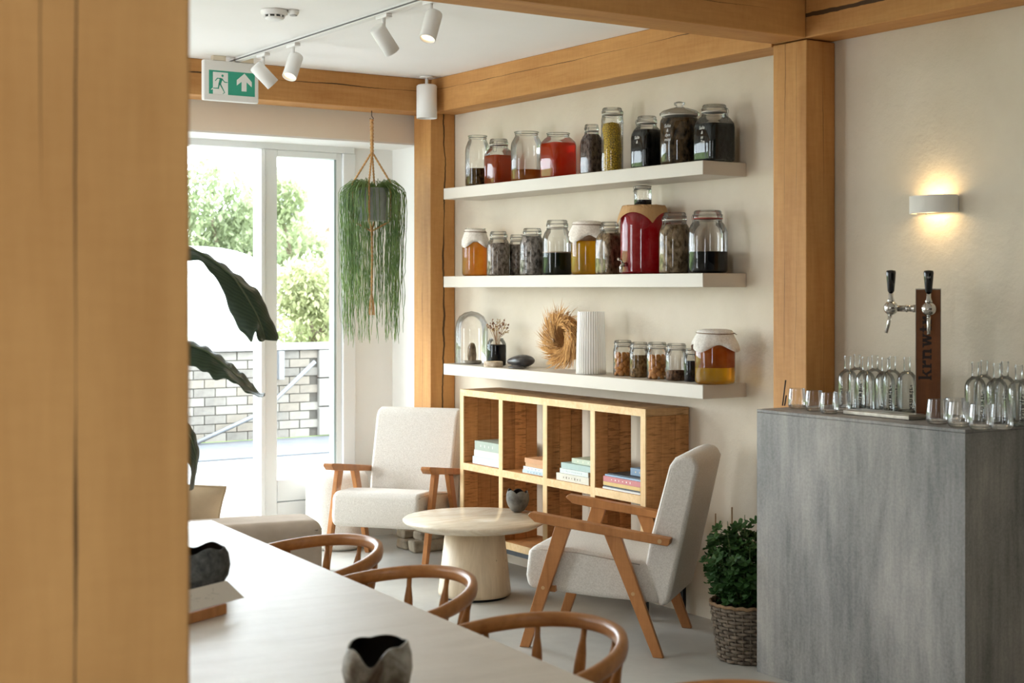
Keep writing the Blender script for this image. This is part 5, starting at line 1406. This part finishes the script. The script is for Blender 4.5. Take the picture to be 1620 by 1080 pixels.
for q in qs:
    b.add([(0.012 - y * sc_ * 0.95, -0.0357, z0_ + x * sc_) for x, y in q], [(0, 1, 2, 3)])
mk('lettering', b, plain('dark_print', S(38, 20, 10), 0.6), tw, fixn=False)
ZT_ = ht(488, zt_) - BZ - 0.0004
def tap_at(c, d):
    d = Vector(d); c = Vector(c)
    bl = mk('ball_body', MB().ellipsoid(c, (0.027, 0.027, 0.027), 28, 18), m_chrome, tw)
    mk('collar', MB().lathe([(0.012, 0.024), (0.015, 0.026), (0.012, 0.032), (0.009, 0.04), (0.0085, 0.06)], 20, Matrix.Translation(c)), m_chrome, bl)
    mk('spout', MB().tube([c + Vector((0, 0, -0.02)) + d * 0.002, c + Vector((0, 0, -0.05)) + d * 0.008, c + Vector((0, 0, -0.095)) + d * 0.022], [0.008, 0.0068, 0.006], 14), m_chrome, bl)
    mk('handle', MB().lathe([(0.010, 0.06), (0.0125, 0.064), (0.017, 0.115), (0.0185, 0.135), (0.0165, 0.142), (0.004, 0.144)], 24, Matrix.Translation(c)), plain('black_bakelite', S(14, 14, 15), 0.12), tw)
tap_at((0.0015, -0.085, ZT_), (0, -1, 0))
mk('shank', MB().tube([(0.0015, -0.036, ZT_), (0.0015, -0.07, ZT_)], 0.013, 16), m_chrome, tw)
XA = -WT / 2 - 0.092
tap_at((XA, -0.004, ZT_ + 0.002), (-0.8, -0.3, 0))
mk('shank', MB().tube([(-WT / 2 - 0.0025, 0, ZT_), (-WT / 2 - 0.012, 0, ZT_), (-WT / 2 - 0.0125, 0, ZT_), (-WT / 2 - 0.03, 0, ZT_), (-WT / 2 - 0.031, 0, ZT_), (-WT / 2 - 0.037, 0, ZT_), (-WT / 2 - 0.038, 0, ZT_), (XA + 0.024, 0, ZT_)], [0.0145, 0.0145, 0.012, 0.012, 0.0145, 0.0145, 0.012, 0.012], 18), m_chrome, tw)
vs, fs = font_mesh('E', 0.017, 0, 0)
mk('handle_mark', MB().add([(0.0015 - y + 0.006, -0.085 - 0.0178, ZT_ + 0.118 + x) for x, y, _ in vs], fs), plain('grey_mark', S(150, 150, 150), 0.4), tw, fixn=False)

# bottles
m_bglass = clear_glass('bottle_glass', (0.97, 0.98, 0.975, 1), (0.42, 0.47, 0.45, 1), 0.8, 2.6)
m_print = plain('black_print', S(14, 14, 14), 0.6)
bt_proto = None
def bottle(label, px, X, group, turn):
    global bt_proto
    Y, z = barx(px, X)
    if bt_proto is None:
        t = thing('glass_bottle', label, 'bottle', (0, 0, 0), 0)
        mk('glass', MB().lathe([(0.02, 0.0045), (0.033, 0.002), (0.0365, 0.004), (0.038, 0.012), (0.038, 0.122), (0.0365, 0.135), (0.031, 0.149), (0.022, 0.159), (0.0145, 0.163), (0.0132, 0.168), (0.0132, 0.206), (0.0148, 0.208), (0.0148, 0.212), (0.0134, 0.214), (0.0134, 0.218)], 48, cap1=False), m_bglass, t)
        mk('thick_base', MB().lathe([(0.033, 0.003), (0.0345, 0.008), (0.03, 0.012), (0.004, 0.016)], 32), clear_glass('base_glass', (0.8, 0.84, 0.82, 1), (0.2, 0.26, 0.24, 1), 0.8, 1.5), t)
        qs, L2 = strokes('krnwtr+', 0.0125)
        b = MB()
        for q in qs:
            b.add([(0.0384 * math.cos(y / 0.0384), 0.0384 * math.sin(y / 0.0384), 0.016 + x) for x, y in q], [(0, 1, 2, 3)])
        mk('lettering', b, m_print, t, fixn=False)
        bt_proto = t; o = t
    else: o = copy_tree(bt_proto)
    o.location = (X, Y, BZ + 0.0005)
    vx = math.atan2(-Y, -X)
    o.rotation_euler = (0, 0, vx + R(turn))
    o['label'] = label; o['group'] = group
GB = 'empty clear bottles with black lettering on the bar'
LB, LBB = 'clear glass bottle in the front row left of the tap tower', 'clear glass bottle in the back row left of the tap tower'
for (px, X, turn), w_ in zip(((1341, 4.36, -150), (1369, 4.365, -40), (1400, 4.37, 22), (1435, 4.47, 14)), ('nearest the oak post', 'second from the oak post', 'third from the oak post', 'right against the tap tower')): bottle('clear lettered bottle in the front row left of the tower, ' + w_, px, X, GB, turn)
for (px, X, turn), w_ in zip(((1356, 4.50, 150), (1384, 4.50, 120), (1412, 4.49, 140)), ('nearest the oak post', 'middle one', 'nearest the tap tower')): bottle('clear lettered bottle in the back row left of the tower, ' + w_, px, X, GB, turn)
RB, RBB = 'clear glass bottle in the front row between tap tower and bar end', 'clear glass bottle in the back row between tap tower and bar end'
for (px, X, turn), w_ in zip(((1543, 4.40, 30), (1577, 4.385, 120), (1612, 4.36, 150)), ('nearest the tap tower', 'middle one', 'furthest from the tap tower')): bottle('clear lettered bottle in the front row under the wall lamp, ' + w_, px, X, GB, turn)
for (px, X, turn), w_ in zip(((1557, 4.525, 130), (1590, 4.52, 170), (1628, 4.50, 150)), ('nearest the tap tower', 'middle one', 'furthest from the tap tower')): bottle('clear lettered bottle in the back row under the wall lamp, ' + w_, px, X, GB, turn)
# tumblers
m_tg = clear_glass('tumbler_glass', (0.995, 0.995, 0.995, 1), (0.7, 0.73, 0.73, 1), 1.0, 3)
tu_proto = None
def tumbler(label, px, X, sc=1.0):
    global tu_proto
    Y, z = barx(px, X)
    if tu_proto is None:
        t = thing('glass_tumbler', label, 'glass', (0, 0, 0), 0, 'stemless tumblers on the bar')
        mk('outer_wall', MB().lathe([(0.004, 0.001), (0.034, 0.001), (0.041, 0.008), (0.044, 0.02), (0.0425, 0.05), (0.0375, 0.095)], 44, cap1=False), m_tg, t)
        mk('thick_base', MB().lathe([(0.004, 0.009), (0.034, 0.010), (0.04, 0.016)], 44, cap0=False, cap1=False), m_tg, t)
        mk('rim', MB().tube([(0.037 * math.cos(2 * PI * i / 36), 0.037 * math.sin(2 * PI * i / 36), 0.0952) for i in range(36)], 0.0007, 5, closed=True), clear_glass('rim_glass', (0.9, 0.92, 0.92, 1), (0.6, 0.64, 0.64, 1), 1.2), t)
        tu_proto = t; o = t
    else: o = copy_tree(tu_proto)
    o.location = (X, Y, BZ + 0.0005); o['label'] = label
    o.scale = (sc,) * 3
for (px, X), w_ in zip(((1261, 4.27), (1288, 4.24), (1312, 4.20), (1331, 4.285)), ('nearest the oak post', 'second from the oak post', 'beside the drip tray', 'against the bottles')): tumbler('clear stemless tumbler in the row before the oak post, ' + w_, px, X, 0.84)
for (px, X), w_ in zip(((1483, 4.205), (1517, 4.18), (1551, 4.16), (1584, 4.22), (1511, 4.31)), ('beside the drip tray', 'second from the drip tray', 'on the very corner edge', 'furthest from the tap tower', 'standing behind the others')): tumbler('clear stemless tumbler at the bar corner, ' + w_, px, X, 0.92)
# drinking straws / stirrers leaning at the bar's back end
bs = thing('black_straws', 'two short black straws standing at the end of the bar by the post', 'straws', (0, 0, 0))
Y1, z1 = barx(1238, 4.30)
for (a0, a1) in (((1237, 0), (1243, 601)), ((1238, 0), (1244, 625))):
    Yq, zq = barx(a1[0], 4.305)
    mk('straw', MB().tube([(4.30, Y1 - 0.0 if a0[0] == 1237 else Y1 - 0.012, BZ + 0.003), (4.305, Yq, ht(a1[1], zq))], 0.003, 8), m_blk, bs)

# ------------------------------------------------------------------ geranium in a basket between armchair and bar
gbx, gby = 4.215, 4.585
pb_ = thing('wicker_basket', 'round grey brown wicker basket on the floor behind the bar', 'basket', (gbx, gby, 0.0005))
m_wick = mottled('grey_wicker', S(70, 60, 50), S(136, 120, 102), 40, 0.85, bump=0.4)
nst = 26
mk('liner', MB().lathe([(0.10, 0.004), (0.112, 0.006), (0.143, 0.222), (0.13, 0.222), (0.12, 0.19), (0.01, 0.19)], 36), plain('liner_dark', S(40, 32, 26), 0.9), pb_)
for k in range(nst):
    an = 2 * PI * k / nst
    mk('stake', MB().tube([(0.114 * math.cos(an), 0.114 * math.sin(an), 0.003), (0.132 * math.cos(an), 0.132 * math.sin(an), 0.12), (0.147 * math.cos(an), 0.147 * math.sin(an), 0.232)], 0.0035, 5), m_wick, pb_)
for row in range(15):
    z_ = 0.010 + row * 0.0152
    P = []
    for i in range(nst * 4):
        an = 2 * PI * i / (nst * 4)
        r_ = 0.115 + (z_ / 0.232) * 0.033 + 0.0048 * math.cos(an * nst / 2 + (PI if row % 2 else 0))
        P.append((r_ * math.cos(an), r_ * math.sin(an), z_))
    mk('weaver', MB().tube(P, 1.0, 6, closed=True, flat=(0.0028, 0.0072), up=(0, 0, 1)), m_wick, pb_)
mk('rim', MB().tube([(0.149 * math.cos(2 * PI * i / 60), 0.149 * math.sin(2 * PI * i / 60), 0.238 + 0.003 * math.sin(i * 2.1)) for i in range(60)], 0.0075, 8, closed=True), mottled('rim_wicker', S(110, 84, 58), S(160, 128, 94), 40, 0.85), pb_)
ge = thing('geranium', 'leafy dark green scented geranium filling the wicker basket', 'plant', (gbx, gby, 0.192))
m_ger = leafy('geranium_leaf', S(34, 64, 28), S(70, 108, 50), 0.25, 0.5, 20)
m_gst = plain('geranium_stem', S(84, 104, 56), 0.7)
mk('soil', MB().lathe([(0.002, 0.0), (0.118, 0.0), (0.118, 0.006), (0.002, 0.012)], 30), plain('potting_soil', S(36, 26, 18), 0.95), ge)
pl = []
for i in range(45):
    an = 2 * PI * i / 45
    f_ = 0.62 + 0.38 * abs(math.cos(2.5 * (an - PI / 2)))
    if abs(an - 3 * PI / 2) < 0.3: f_ *= 0.35
    pl.append((f_ * math.cos(an), f_ * math.sin(an)))
lm = MB(); lm.add([(0, 0, 0)] + [(0.022 * x, 0.022 * y + 0.006, 0.004 * (x * x + y * y) + 0.002 * math.sin(5 * math.atan2(y, x))) for x, y in pl], [(0, 1 + i, 1 + (i + 1) % 45) for i in range(45)])
leaf_me = mesh('leaf', lm); leaf_me.materials.append(m_ger)
random.seed(41)
stems = []
for k in range(44):
    an = random.uniform(0, 2 * PI); rr_ = math.sqrt(random.random())
    tx, ty = 0.145 * rr_ * math.cos(an), 0.145 * rr_ * math.sin(an)
    tx -= 0.02; ty += 0.02
    hz_ = random.uniform(0.2, 0.42) * (1.05 - 0.4 * rr_) + 0.03
    P = [Vector((tx * 0.3, ty * 0.3, 0.008)), Vector((tx * 0.75, ty * 0.75, hz_ * 0.55)), Vector((tx, ty, hz_))]
    if ty + gby < 4.44: continue
    mk('stem', MB().tube(P, [0.003, 0.0024, 0.0014], 5), m_gst, ge)
    stems.append(P)
cnt = 0
while cnt < 290:
    P = random.choice(stems)
    t_ = random.uniform(0.25, 1.05)
    p = P[1].lerp(P[2], (t_ - 0.5) * 2) if t_ > 0.5 else P[0].lerp(P[1], t_ * 2)
    p = p + Vector((random.uniform(-0.05, 0.05), random.uniform(-0.05, 0.05), random.uniform(-0.03, 0.03)))
    if p.z < 0.02 or p.y + gby < 4.475 or (p.x + gbx > 4.39): continue
    o = bpy.data.objects.new('leaf', leaf_me); COL.objects.link(o); o.parent = ge
    o.location = p
    out = math.atan2(p.y, p.x)
    o.rotation_euler = (random.uniform(-0.9, 0.2), random.uniform(-0.5, 0.5), out - PI / 2 + random.uniform(-0.8, 0.8))
    s_ = random.uniform(0.9, 1.7); o.scale = (s_, s_, s_)
    cnt += 1
fb = MB(); rnd = random.Random(9); got = 0
while got < 420:
    d = Vector((rnd.uniform(-1, 1), rnd.uniform(-1, 1), rnd.uniform(-1, 1)))
    if d.length > 1: continue
    p = Vector((-0.015 + d.x * 0.15, 0.02 + d.y * 0.15, 0.19 + d.z * 0.17))
    if p.y + gby < 4.475 or p.x + gbx > 4.385: continue
    q = Matrix.Rotation(rnd.uniform(0, 6.28), 4, 'Z') @ Matrix.Rotation(rnd.uniform(-1, 0.4), 4, 'X')
    s_ = rnd.uniform(0.8, 1.4)
    fb.add([v_.co * s_ for v_ in leaf_me.vertices], [tuple(pp.vertices) for pp in leaf_me.polygons], False, Matrix.Translation(p) @ q); got += 1
mk('inner_foliage', fb, m_ger, ge, kind='stuff', fixn=False)
for (px, py) in ((1132, 812), (1158, 802)):
    Yk, zk = on_x(px, 4.16 if px < 1140 else 4.25)
    st_ = mk('plant_cane', MB().tube([(0, 0, 0), (0, 0, ht(py, zk) - 0.2)], 0.003, 6), plain('bamboo_cane', S(150, 120, 84), 0.7))
    st_.location = (4.16 if px < 1140 else 4.25, Yk, 0.2)
    tag(st_, 'thin bamboo cane upright in the geranium, ' + ('the one nearer the armchair' if px < 1140 else 'the one nearer the wall and bar'), 'cane', 'canes in the geranium basket')
